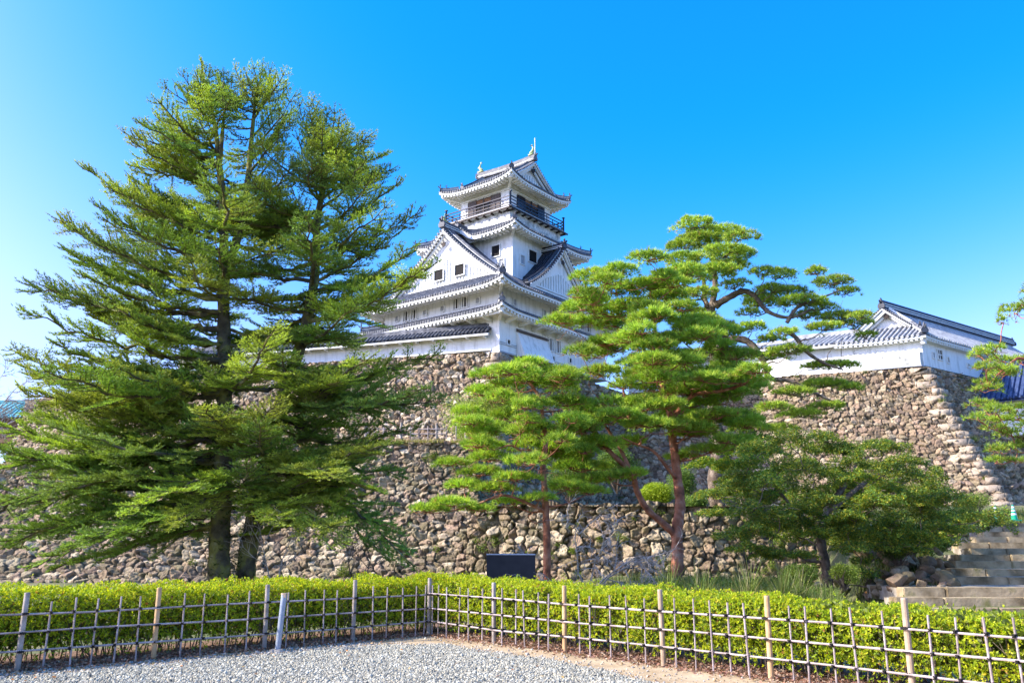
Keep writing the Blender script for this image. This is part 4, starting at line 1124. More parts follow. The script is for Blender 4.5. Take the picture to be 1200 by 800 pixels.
def needle_pads(name, pads3, dens, L, W, pal, parent, mat, rg, k=10, up=.75, flat=.5):
    """pads3: (centre, rx, ry, rz). Needle tufts over domed pads, as one crown mesh"""
    Cs, Ds, Ls, Cl = [], [], [], []
    for (c, rx, ry, rz) in pads3:
        n = int(dens * math.pi * rx * ry)
        a = rg.uniform(0, 6.28, n); r = np.sqrt(rg.uniform(0, 1, n))
        ph = rg.uniform(0, 6.28, 4); lob = .82 + .16 * np.sin(3 * a + ph[0]) + .10 * np.sin(5 * a + ph[1]) + .06 * np.sin(9 * a + ph[2])
        r = r * lob
        x, y = np.cos(a) * r, np.sin(a) * r
        lump = .35 * (vnoise(x * 3.2 + c[0] * 3, y * 3.2 + c[1] * 3, c[2]) - .5)
        h = np.sqrt(np.maximum(0, 1 - np.minimum(r, 1) ** 2))
        z = h * (rg.uniform(.05, 1, n) ** flat) + lump - .15 * r
        pc = np.stack([c[0] + x * rx, c[1] + y * ry, c[2] + z * rz], 1)
        pc += rg.normal(0, .02, pc.shape)
        base = pal[rg.integers(0, len(pal), n)] * rg.uniform(.7, 1.25, (n, 1)) * rg.uniform(.8, 1.15)
        dead = rg.random(n) < .03; base[dead] = np.array((.32, .19, .07)) * rg.uniform(.8, 1.3)
        outw = np.stack([x * 1.0, y * 1.0, np.full(n, up)], 1)
        C = np.repeat(pc, k, 0); O = np.repeat(outw, k, 0)
        D = unit(O + rg.normal(0, .62, C.shape))
        Cs.append(C); Ds.append(D); Ls.append(L * rg.uniform(.7, 1.25, len(C))); Cl.append(np.repeat(base, k, 0) * rg.uniform(.85, 1.15, (len(C), 1)))
    C = np.vstack(Cs); D = np.vstack(Ds); LL = np.concatenate(Ls); cl = np.vstack(Cl)
    me = leafmesh(name, C, D, side(D), LL, W, cl, 3)
    return link(name, me, mat, parent)

def leaf_cloud(name, centers, dens, L, W, pal, parent, mat, rg, flat=.6, shell=.5, kz=1.0, droop=0.0):
    """centers: (c, rx, ry, rz) ellipsoids; leaves fill the outer shell"""
    Cs, Cl = [], []
    for (c, rx, ry, rz) in centers:
        area = 2.2 * math.pi * rx * ry + 2 * math.pi * (rx + ry) / 2 * rz * 1.3
        n = int(dens * area); d = unit(rg.normal(size=(n, 3)))
        rr = rg.uniform(shell, 1.0, n) ** .6
        nz = .8 + .4 * vnoise(d[:, 0] * 2.3 + c[0], d[:, 1] * 2.3 + c[1], d[:, 2] * 2.3 + c[2])
        p = d * (rr * nz)[:, None] * np.array([rx, ry, rz]) + np.array([c[0], c[1], c[2]])
        Cs.append(p); Cl.append(pal[rg.integers(0, len(pal), n)] * rg.uniform(.7, 1.3, (n, 1)) * rg.uniform(.85, 1.15))
    C = np.vstack(Cs); n = len(C)
    D = unit(rg.normal(size=(n, 3)) * np.array([1, 1, flat]) + np.array([0, 0, .25 - droop]))
    me = leafmesh(name, C, D, side(D), L * rg.uniform(.7, 1.3, n), W * rg.uniform(.8, 1.2, n), np.vstack(Cl), 4)
    return link(name, me, mat, parent)

# ============ the big double-stemmed fir on the left ============
def build_fir():
    rg = np.random.default_rng(77)
    root = empty('fir_tree', P(270, 690, 22), 'big spreading double-trunked fir with layered flat boughs left of the castle', 'tree')
    sk = MB()
    D0 = 20.5
    A_ = [(257, 700, 0), (257, 640, 0), (261, 560, .1), (263, 460, .2), (262, 350, .2), (262, 270, .1), (256, 180, 0), (246, 112, 0)]
    A2 = [(262, 330, .1), (275, 290, .3), (288, 230, .4), (296, 150, .4), (300, 105, .4)]
    B_ = [(287, 700, .5), (290, 650, .5), (306, 570, .6), (320, 500, .7), (352, 405, .8), (368, 330, .8), (372, 260, .8), (384, 190, .9), (390, 155, .9)]
    A3 = [(258, 190, 0), (262, 140, -.3), (266, 115, -.3)]
    def w(L): return [P(x, y, D0 + d) for x, y, d in L]
    stems = []
    for L, r0, r1 in ((A_, .27, .02), (B_, .24, .02), (A2, .14, .015), (A3, .06, .012)):
        p = smooth_path(w(L), 6); m = len(p)
        rs = [(r1 + (r0 - r1) * (1 - i / (m - 1)) ** .8) * (1 + .07 * math.sin(i * 2.1)) for i in range(m)]
        if L in (A_, B_): rs[0] *= 1.25
        sk.tube(p, rs, 10); stems.append((p, rs))
    # ivy-like moss ruffs on the trunk come from the bark bump
    C_, D_, U_, Cc, Lg = [], [], [], [], []
    tw = MB()
    pal = np.array([(.25, .36, .06), (.33, .45, .06), (.19, .30, .05), (.40, .50, .07), (.22, .32, .07), (.36, .42, .07)])
    def at_stem(si, py_z):
        p, rs = stems[si]; i = min(range(len(p)), key=lambda k: abs(p[k].z - py_z)); return p[i].copy(), rs[i]
    def spray(p0, d, L, rank, col, upv, nmin=.08):
        """a twig with its needles, added to the arrays"""
        n = max(2, int(L / .045)); t = np.linspace(0, 1, n)
        pts = p0[None] + d[None] * (t * L)[:, None]; pts[:, 2] += .06 * L * t * t
        kk = 6
        C = np.repeat(pts, kk, 0); m = len(C)
        s = np.cross(d, upv); s = s / max(1e-6, np.linalg.norm(s))
        sg = rg.choice([-1, 1], m)
        D = unit(d[None] * .8 + s[None] * (sg * rg.uniform(.25, 1.0, m))[:, None] + upv[None] * rg.uniform(0, .75, m)[:, None])
        C_.append(C); D_.append(D); Lg.append(rg.uniform(.06, .11, m)); Cc.append(np.tile(col, (m, 1)) * rg.uniform(.75, 1.3, (m, 1)))
    def bough(a, tip, r, fan=.40, dens=1.0, sag=.05):
        a = V3(a); tip = V3(tip); L = np.linalg.norm(tip - a)
        if L < .3: return
        n = max(4, int(L / .25)); t = np.linspace(0, 1, n + 1)
        path = a[None] + (tip - a)[None] * t[:, None]
        path[:, 2] += -sag * L * np.sin(math.pi * t) 
        ax = np.cross(unit(tip - a), [0, 0, 1]); ax = ax / max(1e-6, np.linalg.norm(ax))
        path += ax[None] * (rg.normal(0, .05) * L * np.sin(math.pi * t))[:, None]
        wob = rg.normal(0, .018, path.shape) * L; wob[0] = 0; wob[-1] = 0; path += wob * .6
        tw.tube([Vector(q) for q in path], [max(.008, r * (1 - .85 * u)) for u in t], 6, cap=False)
        c0 = pal[rg.integers(0, len(pal))] * rg.uniform(.8, 1.2)
        roll = rg.normal(0, .18)
        step = .15 / dens; s = .16 * L
        while s < L:
            u = s / L; i = min(n - 1, int(u * n)); f = u * n - i
            p = path[i] * (1 - f) + path[i + 1] * f; d = unit(path[i + 1] - path[i])
            sd = np.cross(d, [0, 0, 1]); sd = sd / max(1e-6, np.linalg.norm(sd)); up = np.cross(sd, d)
            for sg in (-1, 1):
                if rg.random() < .16: continue
                lat = sd * sg * math.cos(roll) + up * math.sin(roll) * sg
                ang = rg.uniform(.65, 1.05)
                dd = unit(d * math.cos(ang) + lat * math.sin(ang) + np.array([0, 0, rg.normal(.04, .10)]))
                ll = fan * L * (1 - u) ** .75 * (min(1, u / .3) ** .6) * rg.uniform(.6, 1.15) + .16
                ll = min(ll, 1.5)
                q = p + dd * ll; tw.tube([Vector(p), Vector((p + q) / 2 + np.array([0, 0, -.02])), Vector(q)], [.012, .008, .004], 3, cap=False)
                cc = c0 * rg.uniform(.8, 1.25)
                spray(p + dd * ll * .12, dd, ll * .88, 1, cc, up)
                m = int(ll / .13)
                for k in range(1, m + 1):
                    e = k / (m + .3)
                    for s2 in (-1, 1):
                        if rg.random() < .15: continue
                        l2 = (.30 * ll * (1 - e) + .10) * rg.uniform(.7, 1.2)
                        sd2 = np.cross(dd, up); d2 = unit(dd * .65 + sd2 * s2 * .75 + np.array([0, 0, rg.normal(.08, .14)]))
                        spray(p + dd * ll * e, d2, l2, 2, cc * rg.uniform(.85, 1.15), up)
            s += step * rg.uniform(.8, 1.3)
        spray(path[-2], unit(path[-1] - path[-2]), np.linalg.norm(path[-1] - path[-2]) + .1, 1, c0, np.array([0, 0, 1.]))
    # silhouette boughs: (tip px, tip py, stem, attach py, depth offset)
    tips = [(236, 74, 0, 118, 0), (228, 84, 0, 130, -.3), (246, 82, 0, 120, .4), (262, 84, 3, 125, 0), (272, 90, 3, 135, .3), (255, 92, 3, 135, -.4), (296, 76, 2, 112, 0), (308, 74, 2, 118, .3), (288, 86, 2, 120, -.3), (322, 92, 2, 130, .4), (215, 90, 0, 135, -.5), (385, 132, 1, 165, .3), (398, 138, 1, 172, -.4), (378, 150, 1, 185, -.6), (345, 125, 2, 180, .8), (360, 150, 1, 210, .9), (345, 140, 2, 190, 0), (335, 165, 2, 215, .4), (352, 190, 2, 240, -.4), (340, 215, 1, 260, -.2), (330, 240, 1, 285, .5), (348, 160, 1, 215, 0), (350, 120, 1, 178, .2), (362, 126, 1, 170, -.2), (366, 118, 1, 160, .2), (236, 76, 0, 120, 0), (205, 98, 0, 150, .3), (188, 122, 0, 175, -.2), (186, 140, 0, 190, .5), (275, 80, 2, 120, 0), (318, 80, 2, 115, .2), (334, 84, 2, 125, -.2),
            (336, 104, 2, 150, .3), (345, 112, 2, 165, -.5), (160, 158, 0, 230, .3), (190, 160, 0, 225, -.8), (392, 128, 1, 170, 0), (372, 140, 1, 185, .4), (430, 160, 1, 215, .2), (430, 182, 1, 230, -.6), (408, 150, 1, 200, -.3),
            (468, 214, 1, 265, .2), (440, 205, 1, 255, -.8), (95, 196, 0, 275, 0), (118, 212, 0, 285, -1), (135, 222, 0, 290, .9), (150, 205, 0, 262, -.4),
            (492, 250, 1, 300, .2), (455, 240, 1, 285, -.9), (470, 272, 1, 322, .8), (60, 254, 0, 320, .2), (85, 268, 0, 330, -1.2), (75, 292, 0, 340, .9), (110, 240, 0, 300, -.6),
            (485, 290, 1, 330, -.8), (30, 334, 0, 372, 0), (62, 340, 0, 385, 1.0), (90, 320, 0, 360, -1.3), (120, 345, 0, 395, -.6), (450, 320, 1, 352, .5),
            (512, 308, 1, 362, 0), (498, 312, 1, 372, -1), (420, 355, 1, 400, -1.2),
            (110, 372, 0, 410, .3), (140, 362, 0, 400, -1.5), (12, 410, 0, 452, 0), (28, 426, 0, 470, .9), (60, 400, 0, 440, -1.2), (22, 455, 0, 480, -.8), (110, 420, 0, 460, -1.9),
            (515, 408, 1, 450, .3), (440, 415, 1, 455, -1.4), (520, 468, 1, 452, .2), (500, 455, 1, 470, -1.1), (460, 440, 1, 480, 1.4),
            (0, 500, 0, 505, .2), (-30, 520, 0, 520, -.8), (30, 485, 0, 500, 1.3), (60, 500, 0, 520, -2), (490, 500, 1, 505, .6), (460, 520, 1, 520, -1.2), (-40, 560, 0, 548, 0), (0, 590, 0, 560, -1.4), (40, 560, 0, 550, 1.4), (-60, 610, 0, 570, .2),
            (475, 560, 1, 545, .2), (440, 575, 1, 560, -1.5), (10, 640, 0, 590, .6), (30, 664, 0, 600, -1.2), (80, 640, 0, 596, -2.0), (60, 668, 0, 612, .2), (-30, 655, 0, 585, -.6),
            (486, 664, 1, 520, -.4), (455, 655, 1, 528, .3), (400, 640, 1, 560, -1.6), (372, 600, 1, 560, 1.2), (120, 655, 0, 610, -.8), (150, 600, 0, 565, -2.4),
            (390, 560, 1, 550, -2), (200, 620, 0, 580, -1.6), (330, 615, 1, 580, -1.8)]
    for (tx, ty, si, ay, dz) in tips:
        T = P(tx, ty, D0 + dz * 1.3)
        a, r = at_stem(si, P(300, ay, D0).z)
        L = (T - a).length
        bough(a, T, .018 + .012 * L, fan=.35, sag=.07 if ty < 560 else -.05)
    # filling boughs all round, toward and away from the viewer
    env = [(80, 18), (110, 60), (150, 100), (200, 150), (250, 190), (300, 215), (350, 225), (400, 235), (450, 250), (500, 260), (550, 250), (600, 235), (640, 200)]
    ey = [e[0] for e in env]; ew = [e[1] for e in env]
    for k in range(205):
        py = 112 + (k * 528 / 165.0 if k < 165 else (k - 165) * 4.0) + rg.uniform(-8, 8)
        si = (0, 1, 0, 1, 2)[k % 5] if py < 310 else (0, 1)[k % 2] ; lim = {0: (100, 640), 1: (150, 620), 2: (90, 320)}[si]
        if not lim[0] < py < lim[1] or rg.random() > np.interp(py, [150, 300, 420, 520, 640], [.9, .8, .62, .60, .5]): continue
        a, r = at_stem(si, P(300, py, D0).z)
        R = np.interp(py, ey, ew) / F * D0 * rg.uniform(.55, .95) * (.6 if si == 2 else 1)
        az = (k * 2.39996 + rg.uniform(-.4, .4)) % (2 * math.pi); az = az - 2 * math.pi if az > math.pi else az
        if si == 1 and math.cos(az) > .2: R = min(R, np.interp(py, [150, 250, 300, 350, 400, 450, 520], [70, 110, 95, 62, 75, 110, 150]) / F * D0)
        if si == 0 and math.cos(az) > .2 and py > 300: R *= .85
        T = a + Vector((math.cos(az) * R, math.sin(az) * R * .9, R * rg.uniform(-.08, .28)))
        if py > 560: R *= .7
        bough(a, T, .015 + .012 * R, fan=.36, dens=.9, sag=.06)
    # trunk epicormic tufts / ivy on trunks
    for si in (0, 1):
        p, rs = stems[si]
        for k in range(260):
            i = rg.integers(0, int(len(p) * .7)); a = rg.uniform(0, 6.28)
            c = V3(p[i]) + np.array([math.cos(a), math.sin(a), 0]) * rs[i] + np.array([0, 0, rg.uniform(-.4, .4)])
            spray(c, unit(np.array([math.cos(a), math.sin(a), rg.normal(0, .5)])), rg.uniform(.06, .16), 2, np.array((.06, .085, .02)), np.array([0, 0, 1.]))
    C = np.vstack(C_); D = np.vstack(D_); L = np.concatenate(Lg); col = np.vstack(Cc)
    cr = link('crown', leafmesh('crown', C, D, side(D), L, .019, col, 3), M['fir_leaf'], root)
    sk.build('trunk', M['firbark'], root, True); tw.build('branches', M['firbark'], root)
build_fir()

# ============ pines ============
PINE = np.array([(.34, .50, .055), (.42, .56, .06), (.27, .43, .05), (.50, .60, .08), (.29, .45, .065)])
PINE_D = np.array([(.28, .41, .05), (.36, .48, .055), (.22, .34, .045), (.42, .50, .06)])
def build_pine(name, label, base, stems, padpx, bark, dens, L, W, pal, seed, group=None, wob=.12, k=10, aspect=.85, thick=.016, up=.75):
    rg = np.random.default_rng(seed)
    root = empty(name, base, label, 'tree', group)
    S = Skeleton(seed)
    for (pts, r0, r1) in stems: S.stem(pts, r0, r1, flare=.25 if r0 > .12 else 0)
    pads = []
    for (px, py, D, rx, rz) in padpx:
        c = P(px, py, D); sc = D / F
        pads.append((c, rx * sc, rx * sc * aspect, rz * sc * 1.15))
    tr = Vector(S.P[len(S.P) // 3])
    A = np.array(S.P)
    pads.sort(key=lambda q: np.min(np.linalg.norm(A - V3(q[0]), axis=1)))
    for (c, rx, ry, rz) in pads:
        t = c - Vector((0, 0, rz * .1)); S.limb(t, wob=wob, thick=thick); S.twigs(t, rx, ry, rz, 8 if seed != 104 else 4, .009 if seed != 104 else .005)
    needle_pads('crown', pads, dens, L, W, pal, root, M['needle'], rg, k=k, up=up)
    # bare, twisted inner twigs that carry no needles
    if seed in (101, 102, 103):
        for i in range(46):
            q = padpx[int(rg.integers(0, len(padpx)))]; c = P(q[0] + rg.uniform(-25, 25), q[1] + rg.uniform(4, 22), q[2] + rg.uniform(-.6, .2))
            S.limb(c, wob=.35, thick=.008, rmin=.006, n=4)
    S.mb.build('trunk', bark, root, True)
    return root
rgp = np.random.default_rng(8)
# main red pine
D1 = 30.0
def w(L, D): return [P(x, y, D + d) for x, y, d in L]
s1 = [(w([(792, 690, 0), (794, 650, 0), (793, 622, 0), (797, 590, .1), (793, 555, .3), (790, 525, .4), (787, 505, .4), (788, 480, .3)], D1), .22, .12),
      (w([(793, 628, 0), (776, 612, -.2), (758, 596, -.4), (746, 574, -.5), (741, 556, -.6), (724, 538, -.7), (708, 522, -.7), (698, 506, -.7), (686, 494, -.7)], D1), .13, .05),
      (w([(743, 562, -.5), (732, 536, -.3), (720, 515, 0), (704, 490, .3), (690, 465, .4)], D1), .075, .035), (w([(792, 560, .2), (776, 540, -.2), (765, 528, -.3), (745, 520, -.4), (728, 512, -.5)], D1), .07, .02),
      (w([(788, 490, .3), (782, 470, .3), (775, 445, .3), (772, 420, .4), (768, 390, .4), (765, 360, .4), (760, 330, .4)], D1), .13, .03),
      (w([(788, 490, .3), (800, 475, 0), (815, 462, -.3), (845, 458, -.5), (872, 450, -.6), (895, 444, -.6)], D1), .09, .035),
      (w([(740, 500, .3), (735, 480, .4), (730, 455, .5)], D1), .08, .04)]
poly1 = [(652, 374), (672, 350), (692, 326), (712, 330), (735, 308), (762, 300), (800, 315), (815, 335), (800, 355), (812, 372), (838, 380), (862, 408), (868, 428), (905, 440), (880, 456), (885, 478), (868, 500), (840, 510), (800, 515), (740, 510), (715, 500), (672, 500), (668, 478), (690, 458), (690, 432), (672, 410), (650, 388)]
pads = pads_fill(poly1, D1, 37, 18, 29, 8.5, 2.4, rgp, jit=.45)
pads += pads_fill([(x, y) for x, y in poly1 if y < 470] , D1 + .6, 42, 23, 30, 9, 2.6, rgp, jit=.45)
pads += pads_fill([(655, 478), (700, 470), (735, 500), (735, 530), (700, 560), (655, 545)], D1 - .2, 36, 18, 28, 7, 1.6, rgp, jit=.4)
pads += pads_fill([(800, 455), (880, 450), (890, 490), (875, 530), (820, 535), (800, 500)], D1 + .4, 38, 20, 28, 7.5, 1.8, rgp, jit=.4)
pads += [(700, 520, D1 - 1, 32, 7), (660, 535, D1, 34, 8), (735, 520, D1 + 1, 28, 7), (800, 538, D1 + 1, 22, 6), (715, 562, D1 - .8, 30, 7), (680, 566, D1 - .5, 34, 7), (742, 556, D1 - 1.2, 20, 5), (690, 550, D1 + .8, 30, 7),
         (830, 530, D1, 30, 7), (865, 520, D1 + .4, 26, 7), (810, 505, D1 - .8, 32, 8), (840, 490, D1 - .9, 32, 8), (880, 495, D1, 20, 6), (760, 500, D1 - 1.4, 34, 8), (780, 478, D1 - 1.6, 34, 8), (740, 400, D1 - 1.5, 30, 9), (845, 445, D1 - 1, 34, 8)]
build_pine('red_pine', 'large red-barked pine with forked orange trunk left of the maple, in front of the castle', P(792, 690, D1), s1, pads, M['redbark'], 125, .20, .022, PINE, 101)
# smaller red pine to its left
D2_ = 28.0
s2 = [(w([(641, 692, 0), (641, 640, 0), (640, 605, 0), (638, 570, 0), (636, 545, 0), (640, 515, 0), (636, 495, 0), (634, 470, .1), (622, 450, .1), (612, 438, .1)], D2_), .13, .035),
      (w([(640, 600, 0), (620, 590, -.3), (590, 580, -.5), (560, 590, -.6), (530, 598, -.7)], D2_), .06, .02),
      (w([(638, 545, 0), (620, 535, -.3), (600, 522, -.5), (585, 525, -.5)], D2_), .05, .02)]
poly2 = [(533, 492), (560, 468), (572, 442), (600, 428), (645, 432), (680, 448), (690, 480), (700, 520), (705, 556), (660, 560), (625, 545), (560, 545), (530, 530), (528, 510)]
pads = pads_fill(poly2, D2_, 37, 18, 28, 8, 1.9, rgp, jit=.45) + pads_fill(poly2, D2_ + .8, 52, 27, 28, 9, 1.8, rgp, jit=.45)
pads += [(502, 599, D2_ - .6, 24, 6), (530, 592, D2_ - .6, 30, 7), (560, 598, D2_ - .4, 24, 5), (545, 570, D2_, 26, 6), (580, 575, D2_ - .3, 30, 7), (565, 556, D2_, 30, 7), (605, 562, D2_ - .8, 30, 6),
         (690, 578, D2_ + .5, 26, 6), (665, 572, D2_, 28, 6), (600, 590, D2_ + .6, 24, 5), (632, 585, D2_ - .6, 22, 5), (530, 545, D2_ + .3, 24, 6), (585, 425 + 12, D2_ + .5, 24, 7), (620, 428, D2_, 24, 7)]
build_pine('red_pine', 'smaller slender red pine with flat cloud-like needle layers behind the black board', P(641, 692, D2_), s2, pads, M['redbark'], 130, .19, .021, PINE * np.array([1.05, 1.05, 1]), 102)
# old grey pine on the terrace behind
D3 = 38.5
s3 = [(w([(846, 612, 0), (838, 570, 0), (842, 520, 0), (836, 480, 0), (838, 440, 0), (836, 400, 0), (834, 365, .1), (838, 335, .2), (836, 300, .2), (842, 280, .2)], D3), .36, .06),
      (w([(836, 372, 0), (826, 350, .3), (824, 325, .3), (812, 300, .4)], D3), .14, .05),
      (w([(838, 358, .1), (855, 348, -.3), (872, 341, -.6), (885, 348, -.8), (900, 365, -.9), (925, 372, -1), (952, 362, -1)], D3), .17, .05),
      (w([(838, 408, 0), (855, 398, -.4), (876, 400, -.6), (893, 420, -.8), (902, 442, -1), (925, 446, -1), (950, 458, -1.1), (975, 470, -1.1)], D3), .20, .05),
      (w([(918, 385, -1), (932, 395, -1.1), (945, 412, -1.2), (965, 425, -1.2), (985, 432, -1.2)], D3), .12, .04),
      (w([(922, 378, -1), (935, 360, -1.1), (960, 350, -1.1), (985, 340, -1.1)], D3), .09, .03)]
p3 = [(815, 266, 30, 8), (838, 277, 40, 8), (868, 280, 25, 7), (800, 291, 25, 7), (802, 308, 32, 8), (848, 300, 38, 8), (868, 302, 22, 7), (838, 322, 36, 8), (795, 326, 30, 7), (862, 336, 20, 6), (820, 346, 26, 6), (786, 345, 28, 7),
      (895, 321, 20, 6), (916, 325, 22, 7), (905, 342, 24, 6), (885, 350, 18, 5), (957, 321, 14, 7), (975, 333, 27, 7), (992, 344, 17, 6), (925, 346, 28, 7), (938, 356, 33, 7), (962, 362, 22, 6), (893, 358, 26, 7), (878, 368, 16, 5),
      (985, 374, 28, 7), (1005, 382, 20, 8), (965, 386, 24, 6), (920, 392, 18, 6), (880, 385, 22, 5), (902, 399, 18, 4), (925, 414, 28, 7), (900, 421, 20, 6), (868, 437, 24, 8), (960, 430, 20, 4), (986, 430, 22, 5),
      (965, 453, 32, 6), (998, 456, 17, 5), (930, 462, 26, 6), (970, 478, 24, 5), (905, 480, 24, 6), (940, 488, 28, 6), (818, 370, 26, 6), (842, 386, 28, 7), (800, 398, 30, 7), (826, 418, 30, 7), (856, 420, 22, 6), (790, 436, 32, 8),
      (815, 455, 28, 7), (955, 320, 12, 5), (1010, 372, 16, 5), (945, 372, 20, 5), (1015, 395, 14, 5), (880, 505, 26, 7), (915, 505, 22, 6), (820, 285, 34, 8), (855, 315, 30, 7)]
p3 = [(x, y, D3 - 1.0 * (x > 870) + rgp.uniform(-1.6, 1.6), rx * 1.05, rz * 1.1) for x, y, rx, rz in p3]
build_pine('black_pine', 'tall old grey-trunked pine with cloud-pruned pads on the terrace, its limbs reaching right', P(846, 612, D3), s3, p3, M['greybark'], 100, .20, .025, PINE_D * 1.15, 103, wob=.16, k=9, aspect=.9, thick=.018)
# pine entering at the right edge
D4_ = 19.0
s4 = [(w([(1300, 700, 0), (1290, 600, 0), (1270, 520, 0), (1262, 440, 0), (1258, 360, 0), (1255, 330, 0)], D4_), .2, .06),
      (w([(1262, 460, 0), (1225, 435, -.1), (1198, 420, -.2), (1185, 425, -.2), (1170, 438, -.3)], D4_), .05, .015), (w([(1268, 510, 0), (1230, 500, .1), (1195, 492, .2), (1172, 492, .2)], D4_), .05, .015),
      (w([(1260, 380, 0), (1230, 372, -.1), (1205, 374, -.2)], D4_), .04, .015), (w([(1275, 540, 0), (1235, 530, 0), (1200, 530, 0)], D4_), .045, .015)]
p4 = [(1188, 366, 24, 7), (1176, 378, 12, 5), (1205, 360, 20, 7), (1162, 412, 22, 6), (1150, 418, 16, 5), (1172, 424, 18, 5), (1156, 433, 20, 6), (1178, 436, 20, 6), (1196, 425, 16, 6), (1156, 450, 18, 5), (1176, 440, 20, 5), (1160, 457, 20, 5),
      (1150, 476, 18, 6), (1168, 483, 22, 6), (1192, 480, 18, 5), (1146, 491, 14, 5), (1172, 494, 22, 5), (1196, 490, 16, 5), (1166, 503, 18, 4), (1186, 510, 20, 5), (1172, 529, 20, 6), (1192, 526, 18, 6), (1166, 542, 16, 5), (1190, 542, 14, 4), (1215, 500, 25, 7), (1232, 440, 22, 8), (1230, 540, 25, 8), (1262, 330, 60, 14), (1230, 345, 40, 10), (1300, 350, 60, 13), (1270, 380, 60, 12), (1320, 400, 60, 13), (1250, 410, 45, 10), (1300, 445, 60, 13), (1330, 490, 60, 12), (1255, 480, 40, 9), (1290, 530, 55, 12), (1340, 550, 55, 12), (1262, 305, 40, 12)]
p4 = [(x, y, D4_ + rgp.uniform(-.7, .7), rx, rz * 1.1) for x, y, rx, rz in p4]
build_pine('red_pine', 'young pine reaching in from the right edge before the turret wall', P(1300, 700, D4_), s4, p4, M['redbark'], 190, .11, .014, PINE * .85, 104, wob=.08)

# ============ maple ============
def build_maple(name, label, base, stems, poly_, D, seed, dens, L, pal, sx=42, sy=17, rx=34, rz=8, half=2.6, extra=(), rootd=None, bark='greybark'):
    rg = np.random.default_rng(seed); root = empty(name, base, label, 'tree'); S = Skeleton(seed)
    for (pts, r0, r1) in stems: S.stem(pts, r0, r1, flare=.2)
    pads = [(P(x, y, d), r * d / F, r * d / F * .9, z * d / F * .9) for x, y, d, r, z in pads_fill(poly_, D, sx, sy, rx, rz, half, rg) + list(extra)]
    for (c, a, b_, z) in sorted(pads, key=lambda q: (q[0] - base).length): S.limb(c - Vector((0, 0, z * .3)), wob=.14, thick=.010, rise=-.25, zpen=1.0); S.twigs(c, a, b_, z, 5, .006)
    Cs, Cl = [], []
    for (c, a, b_, z) in pads:
        n = int(dens * math.pi * a * b_); an = rg.uniform(0, 6.28, n); r = np.sqrt(rg.uniform(0, 1, n)) * (.8 + .25 * np.sin(3 * an + rg.uniform(0, 6)) )
        x = np.cos(an) * r; y_ = np.sin(an) * r; zz = (1 - r ** 2) * .7 * rg.uniform(-.6, 1, n) - .45 * r ** 2 + 1.5 * (vnoise(x * 3 + c.x * 2, y_ * 3 + c.y * 2, c.z) - .5)
        Cs.append(np.stack([c.x + x * a, c.y + y_ * b_, c.z + zz * z], 1)); Cl.append(pal[rg.integers(0, len(pal), n)] * rg.uniform(.7, 1.3, (n, 1)) * rg.uniform(.8, 1.2))
    C = np.vstack(Cs); n = len(C); D_ = unit(rg.normal(size=(n, 3)) * np.array([1, 1, .55])); U = np.cross(D_, unit(np.array([0, 0, 1.]) + rg.normal(0, .6, (n, 3)))); U = unit(U)
    link('crown', leafmesh('crown', C, D_, U, L * rg.uniform(.7, 1.3, n), L * .55, np.vstack(Cl), 4), M['broadleaf'], root)
    S.mb.build('trunk', M[bark], root, True)
MAP = np.array([(.12, .21, .04), (.17, .26, .04), (.09, .17, .035), (.28, .33, .035), (.13, .22, .045), (.38, .34, .04)])
D5 = 24.0
s5 = [(w([(972, 700, 0), (968, 665, 0), (962, 630, 0), (968, 600, .1), (985, 575, .2)], D5), .15, .08), (w([(965, 640, 0), (950, 615, -.2), (925, 590, -.3), (905, 565, -.3)], D5), .08, .03),
      (w([(970, 600, .1), (1005, 572, .2), (1030, 555, .3), (1055, 550, .4)], D5), .08, .03), (w([(985, 578, .2), (1000, 550, .3), (1010, 530, .3)], D5), .06, .02)]
poly5 = [(852, 560), (868, 528), (905, 515), (935, 505), (985, 512), (1020, 520), (1052, 528), (1088, 548), (1100, 570), (1140, 590), (1168, 603), (1160, 618), (1115, 632), (1090, 650), (1060, 640), (1030, 630), (1000, 640), (930, 632), (880, 625), (855, 600)]
build_maple('maple_tree', 'wide low maple with layered dark green leaves in front of the stone steps', P(972, 700, D5), s5, poly5, D5, 201, 1500, .062, MAP, sx=34, sy=15, rx=30, rz=13, extra=[(875, 640, D5 - 1.2, 26, 9), (905, 645, D5 - 1.5, 26, 9), (938, 648, D5 - 1.8, 22, 8), (1000, 640, D5 - 1.6, 28, 10), (1045, 640, D5 - 1.3, 26, 9), (1010, 668, D5 - 1.6, 18, 9), (1075, 645, D5 - 1, 24, 8), (860, 625, D5 - .6, 24, 9), (960, 585, D5 - 2, 34, 12), (1030, 590, D5 - 2, 32, 11), (1000, 560, D5 - 1.8, 32, 11), (930, 596, D5 - 1.2, 34, 12), (985, 606, D5 - 1.4, 32, 12), (1040, 618, D5 - 1.2, 30, 11), (900, 612, D5 - 1, 28, 10), (1080, 630, D5 - 1, 26, 10), (955, 622, D5 - 1.6, 26, 9), (1032, 690, D5 - 1, 12, 8), (1022, 672, D5 - 1, 14, 8), (1010, 655, D5 - .8, 18, 8), (1110, 618, D5 - .5, 30, 8), (900, 650, D5 - 1, 22, 6), (840, 600, D5 + 1, 26, 8), (830, 580, D5 + 2, 24, 8)])
